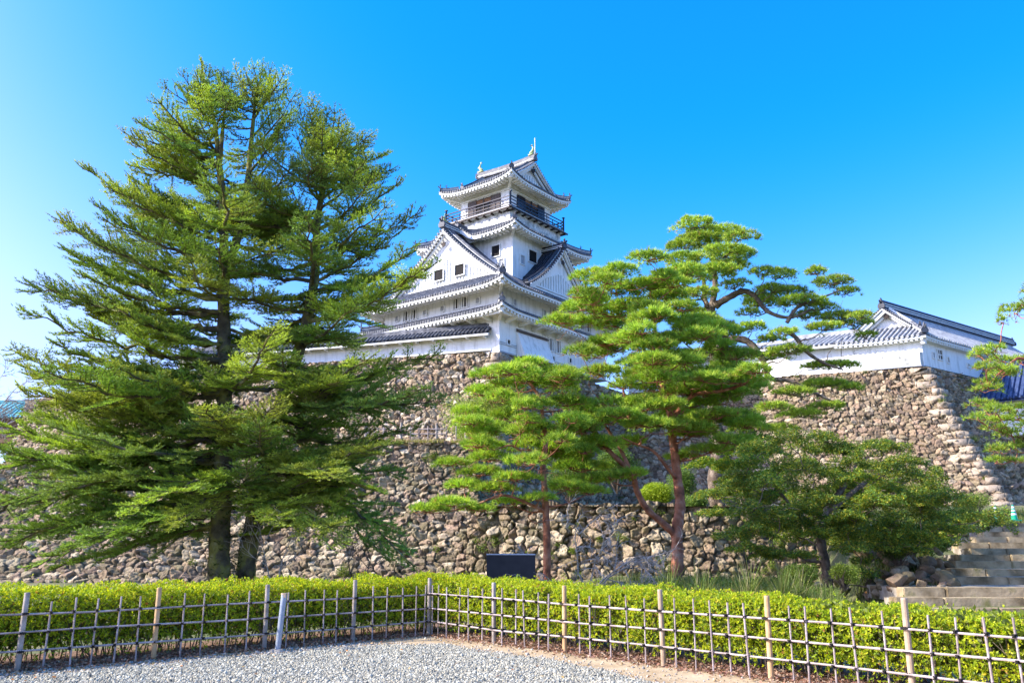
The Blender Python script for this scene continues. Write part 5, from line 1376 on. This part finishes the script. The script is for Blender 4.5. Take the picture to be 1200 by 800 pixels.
# lighter broadleaf tree on the terrace between pine and turret wall
s6 = [(w([(880, 610, 0), (872, 585, 0), (868, 560, .2), (872, 540, .3)], 33), .12, .04), (w([(868, 560, .2), (890, 535, .1), (905, 520, 0)], 33), .06, .02)]
build_maple('maple_tree', 'lighter green broadleaf tree between the grey pine trunk and the maple', P(880, 612, 33), s6, [(830, 545), (850, 525), (880, 512), (915, 505), (930, 530), (925, 570), (890, 590), (850, 590), (832, 570)], 33, 202, 800, .085, MAP * np.array([1.2, 1.25, 1]), half=1.8)

# ============ shrubs ============
def bush(name, label, px, py, D, rx, rz, seed, dens, L, pal, cat='bush', n=5, mat='broadleaf', group=None, spread=.55, zb=None):
    rg = np.random.default_rng(seed); c = P(px, py, D); sc = D / F; X, Z = rx * sc, rz * sc
    root = empty(name, c - Vector((0, 0, Z)), label, cat, group); cs = [(c, X, X * .8, Z)] if n == 1 else []
    if n > 1:
        for i in range(n):
            a = rg.uniform(0, 6.28); f = rg.uniform(0, spread); cs.append((c + Vector((math.cos(a) * X * f, math.sin(a) * X * f * .8, Z * rg.uniform(-.35, .35))), X * rg.uniform(.4, .6), X * rg.uniform(.4, .55), Z * rg.uniform(.5, .7)))
    if n == 1: cs += [(c + Vector((rg.uniform(-.5, .5) * X, -.15 * X, rg.uniform(-.7, .35) * Z)), X * .5, X * .45, Z * .5) for _ in range(6)]
    leaf_cloud('foliage', cs, dens, L, L * .5, pal, root, M[mat], rg, shell=.25)
    mb = MB()
    for i in range(14):
        a = rg.uniform(0, 6.28); f = rg.uniform(.3, .8); b0 = c - Vector((0, 0, Z * 1.15)); e = c + Vector((math.cos(a) * X * f, math.sin(a) * X * f, Z * rg.uniform(-.2, .6)))
        mb.tube([b0, (b0 + e) / 2 + Vector((rg.normal(0, .05), rg.normal(0, .05), .05)), e], [.02, .014, .006], 4, cap=False)
    mb.build('stems', M['greybark'], root)
    return root
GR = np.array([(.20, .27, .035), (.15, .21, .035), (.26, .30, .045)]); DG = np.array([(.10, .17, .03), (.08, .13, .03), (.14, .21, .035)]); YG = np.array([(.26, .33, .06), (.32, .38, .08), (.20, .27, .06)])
bush('clipped_bush', 'round clipped bright green bush on top of the low wall', 769, 579.5, 37.0, 20, 15, 301, 1500, .06, np.array([(.28, .37, .02), (.36, .44, .025), (.20, .29, .02)]), n=1)
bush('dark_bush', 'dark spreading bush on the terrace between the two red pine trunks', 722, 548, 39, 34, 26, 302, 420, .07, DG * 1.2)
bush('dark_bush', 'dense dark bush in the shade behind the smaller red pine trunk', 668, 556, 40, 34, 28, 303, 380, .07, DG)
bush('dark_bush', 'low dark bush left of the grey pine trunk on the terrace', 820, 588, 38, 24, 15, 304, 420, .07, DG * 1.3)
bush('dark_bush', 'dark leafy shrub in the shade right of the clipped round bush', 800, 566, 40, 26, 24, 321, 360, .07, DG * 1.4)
bush('green_bush', 'loose green bush right of the grey pine trunk at the wall top', 880, 590, 36.5, 28, 14, 305, 420, .07, GR * .8)
bush('pale_shrub', 'loose pale green shrub above the rampart fence, behind the small red pine', 572, 478, 47, 44, 42, 306, 150, .09, YG, n=12, spread=.8)
bush('pale_shrub', 'low pale shrub growing beside the end of the rampart fence', 548, 506, 43.5, 18, 14, 307, 300, .08, YG)
bush('low_bush', 'rounded yellow-green bush left of the maple trunk', 934, 674, 21.5, 30, 18, 308, 1300, .04, GR * 1.15)
bush('low_bush', 'small yellow-green bush right of the maple trunk', 988, 674, 21.4, 22, 14, 309, 1300, .04, GR * 1.2)
bush('fern_bush', 'grey-green feathery bush among the rocks beside the steps', 1052, 648, 23.5, 22, 14, 310, 700, .05, np.array([(.10, .16, .05), (.13, .19, .06)]))
bush('slope_bush', 'dark green bush above the rocks at the left end of the steps', 1100, 632, 27, 30, 15, 311, 600, .05, DG * 1.4)
bush('slope_bush', 'yellow-green bush at the foot of the sunlit turret wall corner', 1140, 590, 38, 26, 16, 312, 350, .07, YG)
bush('slope_bush', 'green bush under the middle of the sunlit turret wall', 1080, 585, 45, 40, 22, 313, 260, .09, GR * .8)
bush('slope_bush', 'green bush under the left part of the sunlit turret wall', 1000, 575, 48, 50, 28, 314, 220, .1, GR * .7)
# weeds growing out of the walls
def tuft_field(name, pts, n_blades, Lr, W, pal, label, cat, kind, lean=.45, seed=1, mat='grassblade'):
    rg = np.random.default_rng(seed); C = np.repeat(np.array(pts), n_blades, 0); n = len(C)
    C = C + rg.normal(0, .05, C.shape) * np.array([1, 1, 0]); H = rg.uniform(Lr[0], Lr[1], n); la = rg.uniform(0, 6.28, n); ln = np.abs(rg.normal(0, lean, n)) + .05
    dxy = np.stack([np.cos(la), np.sin(la)], 1); segs = 4; Vs = []; 
    sd = np.stack([-dxy[:, 1], dxy[:, 0], np.zeros(n)], 1)
    for s in range(segs + 1):
        t = s / segs; p = C.copy(); p[:, :2] += dxy * (ln * H * t ** 1.8)[:, None]; p[:, 2] += H * (t - .35 * ln * t ** 2.4)
        wd = W * (1 - t * .92); Vs += [p - sd * wd * .5, p + sd * wd * .5]
    V = np.stack(Vs, 1).reshape(-1, 3); k = (segs + 1) * 2; Fc = []
    for s in range(segs): Fc.append(np.stack([np.arange(n) * k + 2 * s + j for j in (0, 1, 3, 2)], 1))
    col = pal[rg.integers(0, len(pal), n)] * rg.uniform(.7, 1.3, (n, 1))
    o = link(name, npmesh(name, V, np.vstack(Fc), np.repeat(col, k, 0)), M[mat]); return tag(o, label, cat, kind=kind)
GP = np.array([(.14, .20, .04), (.20, .24, .06), (.10, .16, .03), (.34, .30, .14), (.18, .22, .05)])
rg = np.random.default_rng(31)
def px_ground(n, x0, x1, d0, d1):
    D = rg.uniform(d0, d1, n); px = rg.uniform(x0, x1, n); return [((p - 600) / F * d / CP * 1.0, d, float(zlow(np.array((p - 600) / F * d), np.array(d)))) for p, d in zip(px, D)]
tuft_field('grass', px_ground(3000, -60, 1040, 17.6, 32), 5, (.10, .34), .026, GP * .8, 'mixed green grass and weeds on the ground behind the hedge', 'grass', 'stuff', seed=2)
tuft_field('grass', px_ground(1500, 640, 960, 17.4, 23), 8, (.18, .55), .022, GP, 'tall lush grass behind the hedge in front of the red pines', 'grass', 'stuff', seed=3)
for i, (px, D, h, n) in enumerate(((690, 18.6, .75, 26), (735, 18.4, .8, 26), (775, 18.9, .95, 30), (812, 18.2, 1.0, 24), (865, 18.0, 1.1, 36), (905, 17.9, 1.0, 40), (925, 18.1, .9, 36), (645, 19.4, .8, 16))):
    x, y = (px - 600) / F * D, D; z = float(zlow(np.array(x), np.array(D)))
    tuft_field('reed_clump', [(x, y, z)], n * 3, (h * .6, h * 1.35), .030, GP, ['slim reed clump right of the small pine trunk', 'reed clump midway between the two red pine trunks', 'reed clump just left of the large red pine trunk', 'upright reed clump right of the large red pine trunk',
        'tall arching reed clump between the large red pine and the bushes', 'tallest arching reed clump behind the hedge near the maple', 'arching reed clump directly left of the rounded low bush', 'thin reed tuft at the foot of the small red pine'][i], 'reeds', None, lean=.38, seed=40 + i)
# weeds rooted in the wall joints
wp = []
for Xg, n_ in ((X_low, 120), (X_mid, 110), (X_kp, 90), (XT, 110)):
    for _ in range(n_):
        a = Xg[rg.integers(4, Xg.shape[0] - 2), rg.integers(2, Xg.shape[1] - 2)]; r_w = rg.uniform(.07, .26) * (1 if a[1] < 50 else 1.5)
        if rg.random() < .35 and wp: a = np.array(wp[-1][0]) + rg.normal(0, .3, 3) * np.array([1, .1, .6])
        wp.append((Vector(a) + Vector((0, -.05, 0)), r_w, r_w * .5, r_w * .8))
ww = leaf_cloud('wall_weeds', wp, 260, .06, .03, np.array([(.16, .23, .03), (.22, .28, .04), (.12, .18, .03)]), None, M['broadleaf'], rg, shell=.1)
tag(ww, 'small green weeds rooted in the joints of the stone walls', 'weeds', kind='stuff')
# drooping bare shrub behind the hedge
def bare(name, label, base, dirs, seed, L=1.6, r=.02, mat='palebark', depth=3, gy=-.1, cat='bare shrub'):
    rg = np.random.default_rng(seed); mb = MB()
    def br_(p, d, l, r_, k):
        n = 5; pts = [p.copy()]
        for i in range(n):
            d = unit(d + rg.normal(0, .16, 3) + np.array([0, 0, gy])); p = p + d * l / n; pts.append(p.copy())
        mb.tube([Vector(q) for q in pts], [max(.003, r_ * (1 - .8 * i / n)) for i in range(n + 1)], 4, cap=False)
        if k > 0:
            for i in range(2, n + 1):
                for _ in range(2):
                    if rg.random() < .8: br_(pts[i], unit(d + rg.normal(0, .55, 3)), l * rg.uniform(.35, .6), r_ * .55, k - 1)
    for d in dirs: br_(V3(base), unit(np.array(d, float)), L * rg.uniform(.8, 1.2), r, depth)
    o = mb.build(name, M[mat]); return tag(o, label, cat)
fc_ = []
for _ in range(70):
    px = rg.uniform(690, 965); D = rg.uniform(18.4, 23); x = (px - 600) / F * D; hh = rg.uniform(.12, .26); fc_.append((Vector((x, D, float(zlow(np.array(x), np.array(D))) + hh * .6)), rg.uniform(.25, .5), rg.uniform(.2, .4), hh))
gc = leaf_cloud('ground_cover', fc_, 420, .075, .03, np.array([(.16, .26, .04), (.12, .20, .04), (.22, .31, .05)]), None, M['broadleaf'], rg, shell=.2)
tag(gc, 'leafy green ground cover behind the hedge around the large red pine and the maple', 'ground cover', kind='stuff')
b_ = P(690, 690, 21.5); b_.z = .3
bare('bare_shrub', 'leafless grey shrub sprawling on the grass between the two red pines', b_, [(-1, 0, .7), (-.6, .3, 1), (.5, 0, 1), (1, .1, .7), (.2, -.3, .8), (-1, -.2, .35), (.9, -.3, .4)], 51, 1.5, .028)
b_ = P(325, 690, 20); b_.z = .3
bare('bare_sapling', 'thin pale leafless sapling right of the fir trunks', b_, [(-.45, 0, 1), (.1, .1, 1)], 52, 2.0, .018, depth=2, gy=.03)
b_ = P(423, 690, 21); b_.z = .3
bare('bare_sapling', 'small leafless forked sapling behind the left hedge', b_, [(.35, 0, 1), (-.3, 0, 1)], 53, 1.5, .022, depth=2, gy=.0, mat='greybark')
b_ = P(-35, 520, 60)
bare('bare_tree', 'bare twiggy treetop rising at the left edge beside the distant hall', b_, [(.5, 0, 1), (.1, 0, 1.1), (.8, 0, .8), (-.3, 0, 1)], 54, 4.2, .09, depth=3, gy=.02, cat='tree')

sl = []
for i in range(2600):
    D = rg.uniform(22, 46); px = rg.uniform(985, 1215); x = (px - 600) / F * D
    if px > 1085 and D < 33: continue
    sl.append((x, D, float(0.0)))
SLOPE_PTS = sl
# dry grass along the rampart top
rim = []
for i in range(700):
    t = rg.uniform(0, 3); i0 = int(t); a, b = ht[i0], ht[i0 + 1]; p = a.lerp(b, t - i0); rim.append((p.x, p.y + rg.uniform(-.1, .5), p.z - .03))
tuft_field('dry_grass', rim, 9, (.08, .26), .03, np.array([(.42, .34, .14), (.5, .40, .18), (.32, .30, .10), (.25, .28, .07)]), 'dry yellowed grass along the top edge of the rampart', 'grass', 'stuff', seed=9)
# ---------------------------------------------------------------- hedge
def hedge(name, dirv, nrm, length, label, seed, ext0=0.0):
    rg = np.random.default_rng(seed); root = empty(name, FA + dirv * 1.0 - nrm * 1.0, label, 'hedge', None)
    W0, W1, Ht = .32, 1.50, .93
    drop = .016 if dirv.x > 0 else 0
    def to(s, k, z): return np.stack([FA.x + dirv.x * s - nrm.x * k, FA.y + dirv.y * s - nrm.y * k, z], 1)
    N = int(length * 3600)
    s = rg.uniform(ext0, length, N); u = rg.uniform(0, 1, N)
    # section: front face, top, a little of the back, as one rounded profile
    per = u * 3.0; k = np.where(per < .95, W0, np.where(per < 2.25, W0 + (per - .95), W1)); z = np.where(per < .95, .06 + per * .92, np.where(per < 2.25, Ht, Ht - (per - 2.25)))
    rc = .12
    k = k + np.where((per < .95) & (z > Ht - rc), ((z - (Ht - rc)) / rc) ** 2 * rc, 0)
    inw = np.abs(rg.normal(0, .07, N))
    nz = .20 * (vnoise(s * 2.2, k * 2.2, z * 2.2, seed) - .5) + .10 * (vnoise(s * 6, k * 6, z * 6, seed) - .5)
    front = per < .95; top = (per >= .95) & (per < 2.25)
    k = k + np.where(front, inw - nz, 0) - np.where(~front & ~top, inw, 0); z = z - np.where(top, inw - nz, 0)
    # bare legs: thin out near the ground
    keep = rg.random(N) < np.clip((z - .02) / .30, .06, 1) ** 1.1
    keep &= (rg.random(N) < np.where(top | front, 1, .35))
    # sparse holes
    keep &= ~((vnoise(s * 5, k * 5, z * 5, seed + 2) < .24) & (rg.random(N) < .8))
    s, k, z, top = s[keep], k[keep], z[keep], top[keep]; z = z * (1 - drop * np.clip(s, 0, 12))
    shoot = rg.random(len(z)) < .018; z = np.where(shoot & top, z + np.abs(rg.normal(0, .06, len(z))), z)
    P0 = to(s, k, z); n = len(P0); kk = 5
    pal = np.array([(.40, .50, .02), (.50, .56, .02), (.28, .40, .02), (.60, .62, .03), (.20, .30, .02), (.62, .52, .06), (.40, .20, .06)])
    pr = np.array([.26, .24, .18, .16, .1, .04, .02]); ci = rg.choice(len(pal), n, p=pr)
    col = pal[ci] * (rg.uniform(.75, 1.2, (n, 1)))
    col = col * .97
    outd = np.stack([np.full(n, nrm.x) , np.full(n, nrm.y), np.full(n, .0)], 1) * np.where(top, .2, .8)[:, None]; outd[:, 2] += np.where(top, .9, .35)
    C = np.repeat(P0, kk, 0); O = np.repeat(outd, kk, 0); D = unit(O * .75 + rg.normal(0, .65, C.shape)); L = rg.uniform(.022, .046, len(C))
    up = unit(O + rg.normal(0, .3, O.shape)); U = unit(np.cross(D, up))
    link('foliage', leafmesh('foliage', C, D, U, L, L * .42, np.repeat(col, kk, 0), 4), M['hedge_leaf'], root)
    # woody inside: many stems that fork upward
    mb = MB()
    for i in range(int(length * 34)):
        ss = rg.uniform(ext0, length); k0 = rg.uniform(W0 + .08, W1 - .1); a = Vector(to(np.array([ss]), np.array([k0]), np.array([0.]))[0])
        e = a + Vector((rg.normal(0, .12), rg.normal(0, .12), rg.uniform(.35, .8))); m = a.lerp(e, .45) + Vector((rg.normal(0, .04), rg.normal(0, .04), 0))
        mb.tube([a, m, e], [.010, .007, .004], 4, cap=False)
        for _ in range(2): mb.tube([m, m + Vector((rg.normal(0, .14), rg.normal(0, .14), rg.uniform(.15, .4)))], [.005, .003], 3, cap=False)
    mb.build('stems', M['greybark'], root)
    # dense inner leaves
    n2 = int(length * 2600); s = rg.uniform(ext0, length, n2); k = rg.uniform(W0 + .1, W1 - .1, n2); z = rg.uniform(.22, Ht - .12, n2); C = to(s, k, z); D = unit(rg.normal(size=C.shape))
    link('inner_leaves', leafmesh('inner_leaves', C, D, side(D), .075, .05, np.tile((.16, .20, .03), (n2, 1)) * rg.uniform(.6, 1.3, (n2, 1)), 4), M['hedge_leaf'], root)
hedge('clipped_hedge', dL, nLv, 9.5, 'clipped azalea hedge behind the left bamboo fence, lit only along its top', 61, ext0=-.9)
hedge('clipped_hedge', dR, nRv, 13.5, 'bright yellow-green clipped azalea hedge behind the right bamboo fence', 62, ext0=-.9)

# ---------------------------------------------------------------- bamboo fences
M['bamboo'] = mat_noise('weathered_bamboo', [(.3, (.22, .17, .15)), (.5, (.36, .29, .27)), (.7, (.50, .42, .40))], 5, .5, .15, .005, 40, 6)
M['post_grey'] = mat_noise('weathered_post', [(.3, (.17, .14, .115)), (.5, (.32, .27, .225)), (.72, (.46, .40, .35))], 6, .85, .4, .01, 30, 7)
M['post_new'] = mat_noise('fresh_wood_post', [(.3, (.40, .24, .11)), (.6, (.58, .38, .20))], 5, .8, .3, .01, 25, 6)
M['post_bamboo'] = mat_noise('tan_bamboo_post', [(.3, (.32, .225, .14)), (.6, (.50, .37, .26))], 4, .5, .2, .01, 25, 5)
M['twine'] = mat_noise('black_twine', [(.3, (.008, .008, .008)), (.7, (.03, .025, .022))], 20, .9, .4)
def bamboo(mb, a, b, r, n=7):
    """a cane with swollen nodes"""
    a, b = Vector(a), Vector(b); L = (b - a).length; k = max(2, int(L / .24)); pts, rs = [], []
    for i in range(k + 1):
        t = i / k; p = a.lerp(b, t)
        if 0 < i < k:
            e = .012 / L; pts += [a.lerp(b, t - e), p, a.lerp(b, t + e)]; rs += [r, r * 1.22, r]
        else: pts.append(p); rs.append(r)
    mb.tube(pts, rs, n)
def fence_line(name, label, dirv, nrm, posts, s_end, seed, stakes_gap, rails=(.235, .455, .685), H=.84, PH=.955, z0=0, origin=None, pr=.035, sr=.0115, rr=.0125, cat='fence', zf=None, postkinds=None):
    rg = np.random.default_rng(seed); o = origin or FA; root = empty(name, o + dirv * .5, label, cat)
    at = lambda s, k, z: o + dirv * s + nrm * k + Vector((0, 0, z + z0 + (zf(s) if zf else 0)))
    for i, s in enumerate(posts):
        mb = MB(); ln = rg.normal(0, .012); a, b = at(s, -.015, -.02), at(s + ln, -.015, PH * rg.uniform(.98, 1.03))
        mk = postkinds[i] if postkinds else 'post_grey'
        mb.tube([a, a.lerp(b, .5), b - Vector((0, 0, .012)), b], [pr, pr * .97, pr * .95, pr * .86], 12)
        mb.build('post', M[mk], root)
    for j, h in enumerate(rails):
        mb = MB(); s = -.05
        pts = [at(s_, .028 + .006 * rg.normal(), h + .012 * rg.normal()) for s_ in np.arange(-.04, s_end, 1.9)]
        for a, b in zip(pts[:-1], pts[1:]): bamboo(mb, a, b, rr * rg.uniform(.9, 1.1))
        mb.build('rail', M['bamboo'], root)
    gaps = []
    allp = ([] if posts[0] < .2 else [.02]) + list(posts) + [s_end]
    ti = MB(); knots = []
    for a, b in zip(allp[:-1], allp[1:]):
        n = max(1, int(round((b - a) / stakes_gap)))
        for i in range(1, n): gaps.append(a + (b - a) * i / n + rg.normal(0, .018))
    gaps.append(.10)
    for i, s in enumerate(gaps):
        f = .052 if i % 2 else .003
        mb = MB(); a = at(s + rg.normal(0, .012), f, -.03); b = at(s + rg.normal(0, .012), f, H * rg.uniform(.97, 1.03)); bamboo(mb, a, b, sr * rg.uniform(.85, 1.15)); mb.build('stake', M['bamboo'], root)
        for h in rails:
            c = at(s, .028, h); n_ = nrm
            knots.append((c, .030, .034))
    for s in posts:
        for h in rails: knots.append((at(s, .0, h), .078, .022))
    km = {}
    vis = [q for q in knots if abs(q[0].x) < q[0].y * .64]; vis.sort(key=lambda q: q[0].length); rest = vis[100:]; vis = vis[:100]
    for c, w_, h_ in vis:
        if (w_, h_) not in km:
            t_ = MB(); t_.box((0, 0, 0), (w_, .056 if w_ < .05 else .085, h_), (dirv, nrm, Zv))
            t_.tube([dirv * .013 + nrm * .036 + Zv * .016, -dirv * .013 + nrm * .036 - Zv * .016], .006, 5); t_.tube([-dirv * .013 + nrm * .036 + Zv * .016, dirv * .013 + nrm * .036 - Zv * .016], .006, 5)
            me = bpy.data.meshes.new('knot'); me.from_pydata(t_.v, [], t_.f); me.materials.append(M['twine']); km[(w_, h_)] = me
        k_ = bpy.data.objects.new('knot', km[(w_, h_)]); COL.objects.link(k_); k_.parent = root; k_.location = c - root.location
    if rest:
        for c, w_, h_ in rest: ti.box(c, (w_, .056 if w_ < .05 else .085, h_), (dirv, nrm, Zv))
        tag(ti.build('knots', M['twine'], root), kind='stuff')
    return root
def s_of(dirv, px):       # distance along a fence at which it passes pixel column px
    k = (px - 600) / F; # x = k * depth_cam
    # x/(y*CP - EYE*SP) = k at ground
    a = FA; num = k * (a.y * CP - EYE * SP * 1.0) - a.x; den = dirv.x - k * dirv.y * CP
    return num / den
pl = [0.0] + [s_of(dL, p) for p in (461, 410, 310, 183, 24)]
pl = [0.0] + [s_of(dL, p) for p in (414, 310, 180, 20)]; pl.append(pl[-1] + 1.2)
pr_ = [s_of(dR, p) for p in (578, 661, 777, 903, 1070)]; pr_.append(pr_[-1] + 1.3)
fence_line('bamboo_fence', 'weathered lattice bamboo fence running left from the corner post along the shaded hedge', dL, nLv, pl, pl[-1] + 1.6, 71, .30, postkinds=['post_grey', 'post_grey', 'post_grey', 'post_new', 'post_grey', 'post_grey'])
fence_line('bamboo_fence', 'sunlit lattice bamboo fence running right from the corner along the bright hedge', dR, nRv, pr_, pr_[-1] + 2.2, 72, .285, postkinds=['post_grey', 'post_new', 'post_bamboo', 'post_new', 'post_bamboo', 'post_grey'])
# small fence on the rampart
ro = ht[2] + Vector((-.5, .1, .2)); rd = (ht[3] - ht[2]).normalized()
fence_line('rampart_fence', 'small pale bamboo fence on top of the left rampart', rd, Vector((0, -1, 0)), [0, 1.7, 3.4, 4.8], 5.2, 73, .42, rails=(.22, .44), H=.58, PH=.74, origin=ro, pr=.06, sr=.024, rr=.03)

# ---------------------------------------------------------------- small things
M['galv'] = mat_noise('galvanised_steel', [(.3, (.28, .32, .38)), (.7, (.42, .46, .52))], 4, .45, .1, metal=.3)
g = G(325, 763); pp = empty('metal_bollard', g, 'leaning grey steel pipe bollard standing in front of the left bamboo fence', 'bollard')
mb = MB(); mb.tube([g - Vector((0, 0, .03)), g + Vector((.05, 0, .80))], .042, 16); mb.build('pipe', M['galv'], pp)
mb = MB(); mb.tube([g + Vector((.05, 0, .80)), g + Vector((.0505, 0, .825))], [.046, .044], 16); mb.box(g + Vector((.07, -.035, .79)), (.03, .03, .05)); mb.build('cap', M['post_bamboo'], pp)
mb = MB(); mb.tube([g - Vector((0, 0, .02)), g + Vector((0, 0, .035))], [.15, .10], 12); mb.build('footing', mat_noise('rough_concrete', [(.3, (.22, .19, .15)), (.7, (.4, .36, .3))], 9, .95, .6), pp)

g = P(600, 690, 21.0); g.z = .2
sg = empty('black_board', g, 'plain black sign board on two legs behind the hedge beside the small pine trunk', 'sign board')
ex = Vector((.97, -.24, 0)).normalized(); ny = Vector((-.24, -.97, 0))
tl = P(571, 651, 21.2); br__ = P(627, 681, 20.9)
ctr = Vector(((tl.x + br__.x) / 2, 21.05, (tl.z + br__.z) / 2 + .0))
M['board'] = mat_noise('matt_black_panel', [(.3, (.018, .018, .022)), (.7, (.030, .030, .035))], 5, .6, .1)
mb = MB(); mb.box(ctr, (1.19, .04, .64), (ex, ny, Zv)); mb.build('panel', M['board'], sg)
mb = MB(); mb.bar(ctr + ex * -.6 + Zv * .33, ctr + ex * .6 + Zv * .33, .07, .03); mb.build('top_rail', M['galv'], sg)
for sx in (-.48, .48):
    mb = MB(); q = ctr + ex * sx - ny * .05; mb.bar(Vector((q.x, q.y, .1)), Vector((q.x, q.y, ctr.z + .28)), .06, .06); mb.build('leg', M['board'], sg)

# cones at the top of the steps
M['cone_green'] = mat_noise('green_plastic', [(.3, (.0, .28, .16)), (.7, (.01, .38, .22))], 3, .4, 0)
M['cone_white'] = mat_noise('white_plastic', [(.3, (.7, .7, .7)), (.7, (.8, .8, .8))], 3, .4, 0)
def cone(p, label, h=.62):
    c = empty('traffic_cone', p, label, 'traffic cone', 'traffic cones at the top of the steps')
    mb = MB(); mb.box(p + Vector((0, 0, .02)), (.36, .36, .04)); mb.tube([p + Vector((0, 0, .04)), p + Vector((0, 0, h))], [.13, .03], 14); mb.build('body', M['cone_green'], c)
    for t in (.38, .62, .84):
        s = MB(); rr_ = lambda u: .13 + (.03 - .13) * u + .004; s.tube([p + Vector((0, 0, .04 + (h - .04) * (t - .06))), p + Vector((0, 0, .04 + (h - .04) * (t + .05)))], [rr_(t - .06), rr_(t + .05)], 14); s.build('stripe', M['cone_white'], c)
c1 = P(1189, 610, 34); c2 = P(1168, 611, 33.5)
cone(c1, 'green and white striped traffic cone at the top of the steps, the right one'); cone(c2, 'green traffic cone half hidden by leaves at the top of the steps')

# ---------------------------------------------------------------- steps
M['stepstone'] = mat_noise('worn_step_stone', [(.28, (.08, .06, .03)), (.42, (.22, .165, .09)), (.6, (.42, .33, .20)), (.75, (.20, .18, .06))], 1.9, .9, .6, .02, 14, 8)
M['steptread'] = mat_noise('trodden_stone', [(.3, (.22, .18, .13)), (.6, (.42, .37, .30))], 3, .9, .4, .01, 20, 7)
stp = empty('stone_steps', P(1120, 690, 21), 'broad stone steps with long treads climbing at the right edge', 'stone steps')
rows = []      # (depth of riser face, z top, left px)
rows += [(19.6, .18, 1035), (20.2, .36, 1040), (20.8, .56, 1050)]
z = .56; d = 22.9
for i, lpx in enumerate((1105, 1108, 1112, 1120, 1132, 1118, 1140, 1150, 1130, 1125)): rows.append((d, z + .178 * (i + 1), lpx)); d += 1.0
rgs = np.random.default_rng(91)
for i, (dd, zz, lpx) in enumerate(rows):
    nxt = rows[i + 1][0] if i + 1 < len(rows) else dd + 4
    x0 = (lpx - 600) / F * dd * .98; x1 = dd * .64 + 1.2; x = x0; mb = MB()
    import bmesh
    while x < x1:
        wd = rgs.uniform(.9, 1.9); bm = bmesh.new(); bmesh.ops.create_cube(bm, size=1); hgt = .30
        for v in bm.verts: v.co = Vector((v.co.x * (wd - .015), v.co.y * .42, v.co.z * hgt))
        bmesh.ops.bevel(bm, geom=bm.edges[:], offset=.022, segments=2, affect='EDGES')
        off = Vector((x + wd / 2, dd + .2 + rgs.normal(0, .018), zz - hgt / 2 + rgs.normal(0, .008)))
        bm.verts.index_update(); mb.add([v.co + off for v in bm.verts], [tuple(v.index for v in f.verts) for f in bm.faces]); bm.free(); x += wd
    so_ = mb.build('step', M['stepstone'], stp)
    t = MB(); t.prism([Vector((x0 + .03, dd + .36, zz - .018)), Vector((x1, dd + .36, zz - .018)), Vector((x1 + .5, nxt + .1, zz - .018)), Vector((x0 + .03, nxt + .1, zz - .018))], Vector((0, 0, -.32))); t.build('tread', M['steptread'], so_)
# sloping ground at the right, up to the turret wall
def zr(X, Y):
    z = np.interp(Y, [17, 19, 20.4, 22.7, 33, 40, 66, 90], [-.05, -.05, .25, .40, 2.2, 2.85, 4.55, 4.9]); t = np.clip((X - 7.6 - (Y - 21) * .28) / 1.8, 0, 1); t = t * t * (3 - 2 * t)
    return z * t + zlow(X, Y) * (1 - t) - .02 + .10 * (vnoise(X * .8, Y * .8, 0, 4) - .5) * (Y > 34)
gridsheet('slope', 8, 75, 18.5, 74, 160, 150, zr, M['grassy'])
tuft_field('grass', [(x, y, float(zr(np.array(x), np.array(y)))) for x, y, z in SLOPE_PTS], 7, (.10, .38), .03, GP * .8, 'rough grass on the slope beside and above the stone steps', 'grass', 'stuff', seed=12)
# rocks
RPAL = STONE_PAL * .95
M['rock'] = mat_stone('loose_rock', .55)
protos = []
for i in range(7):
    V, Fc, c = rock_mesh(400 + i, (0, 0, 0), (.30, .24, .19), RPAL); protos.append(npmesh('rock', V, Fc, c)); protos[-1].materials.append(M['rock'])
def rock(p, sc, label, group):
    o = bpy.data.objects.new('rock', protos[int(rgs.integers(0, 7))]); COL.objects.link(o); o.location = p; o.scale = (sc * rgs.uniform(.8, 1.25), sc * rgs.uniform(.8, 1.2), sc * rgs.uniform(.8, 1.2)); o.rotation_euler = (rgs.normal(0, .25), rgs.normal(0, .25), rgs.uniform(0, 6.28))
    tag(o, label, 'rock', group)
def zz_(x, y): return float(zr(np.array(x), np.array(y)))
for i in range(96):
    px = rgs.uniform(1000, 1100); D = rgs.uniform(21.4, 26); x = (px - 600) / F * D
    rock(Vector((x, D, zz_(x, D) + rgs.uniform(.0, .45) * (1 if px > 1010 else .3))), rgs.uniform(.45, 1.1), 'rugged grey rock in the heap at the left side of the stone steps', 'rocks heaped beside the steps')
for i in range(16):
    px = 905 + i * 9 + rgs.uniform(-4, 4); D = 19.0 + rgs.uniform(-.15, .15); x = (px - 600) / F * D
    rock(Vector((x, D, .12)), rgs.uniform(.6, 1.0), 'mossy edging stone in the row behind the right hedge below the maple', 'edging stones below the maple')
for i in range(26):
    px = rgs.uniform(880, 1010); D = rgs.uniform(26, 31); x = (px - 600) / F * D
    rock(Vector((x, D, zz_(x, D) + .15)), rgs.uniform(.8, 1.7), 'mossy boulder lying at the foot of the low wall behind the maple', 'boulders behind the maple')
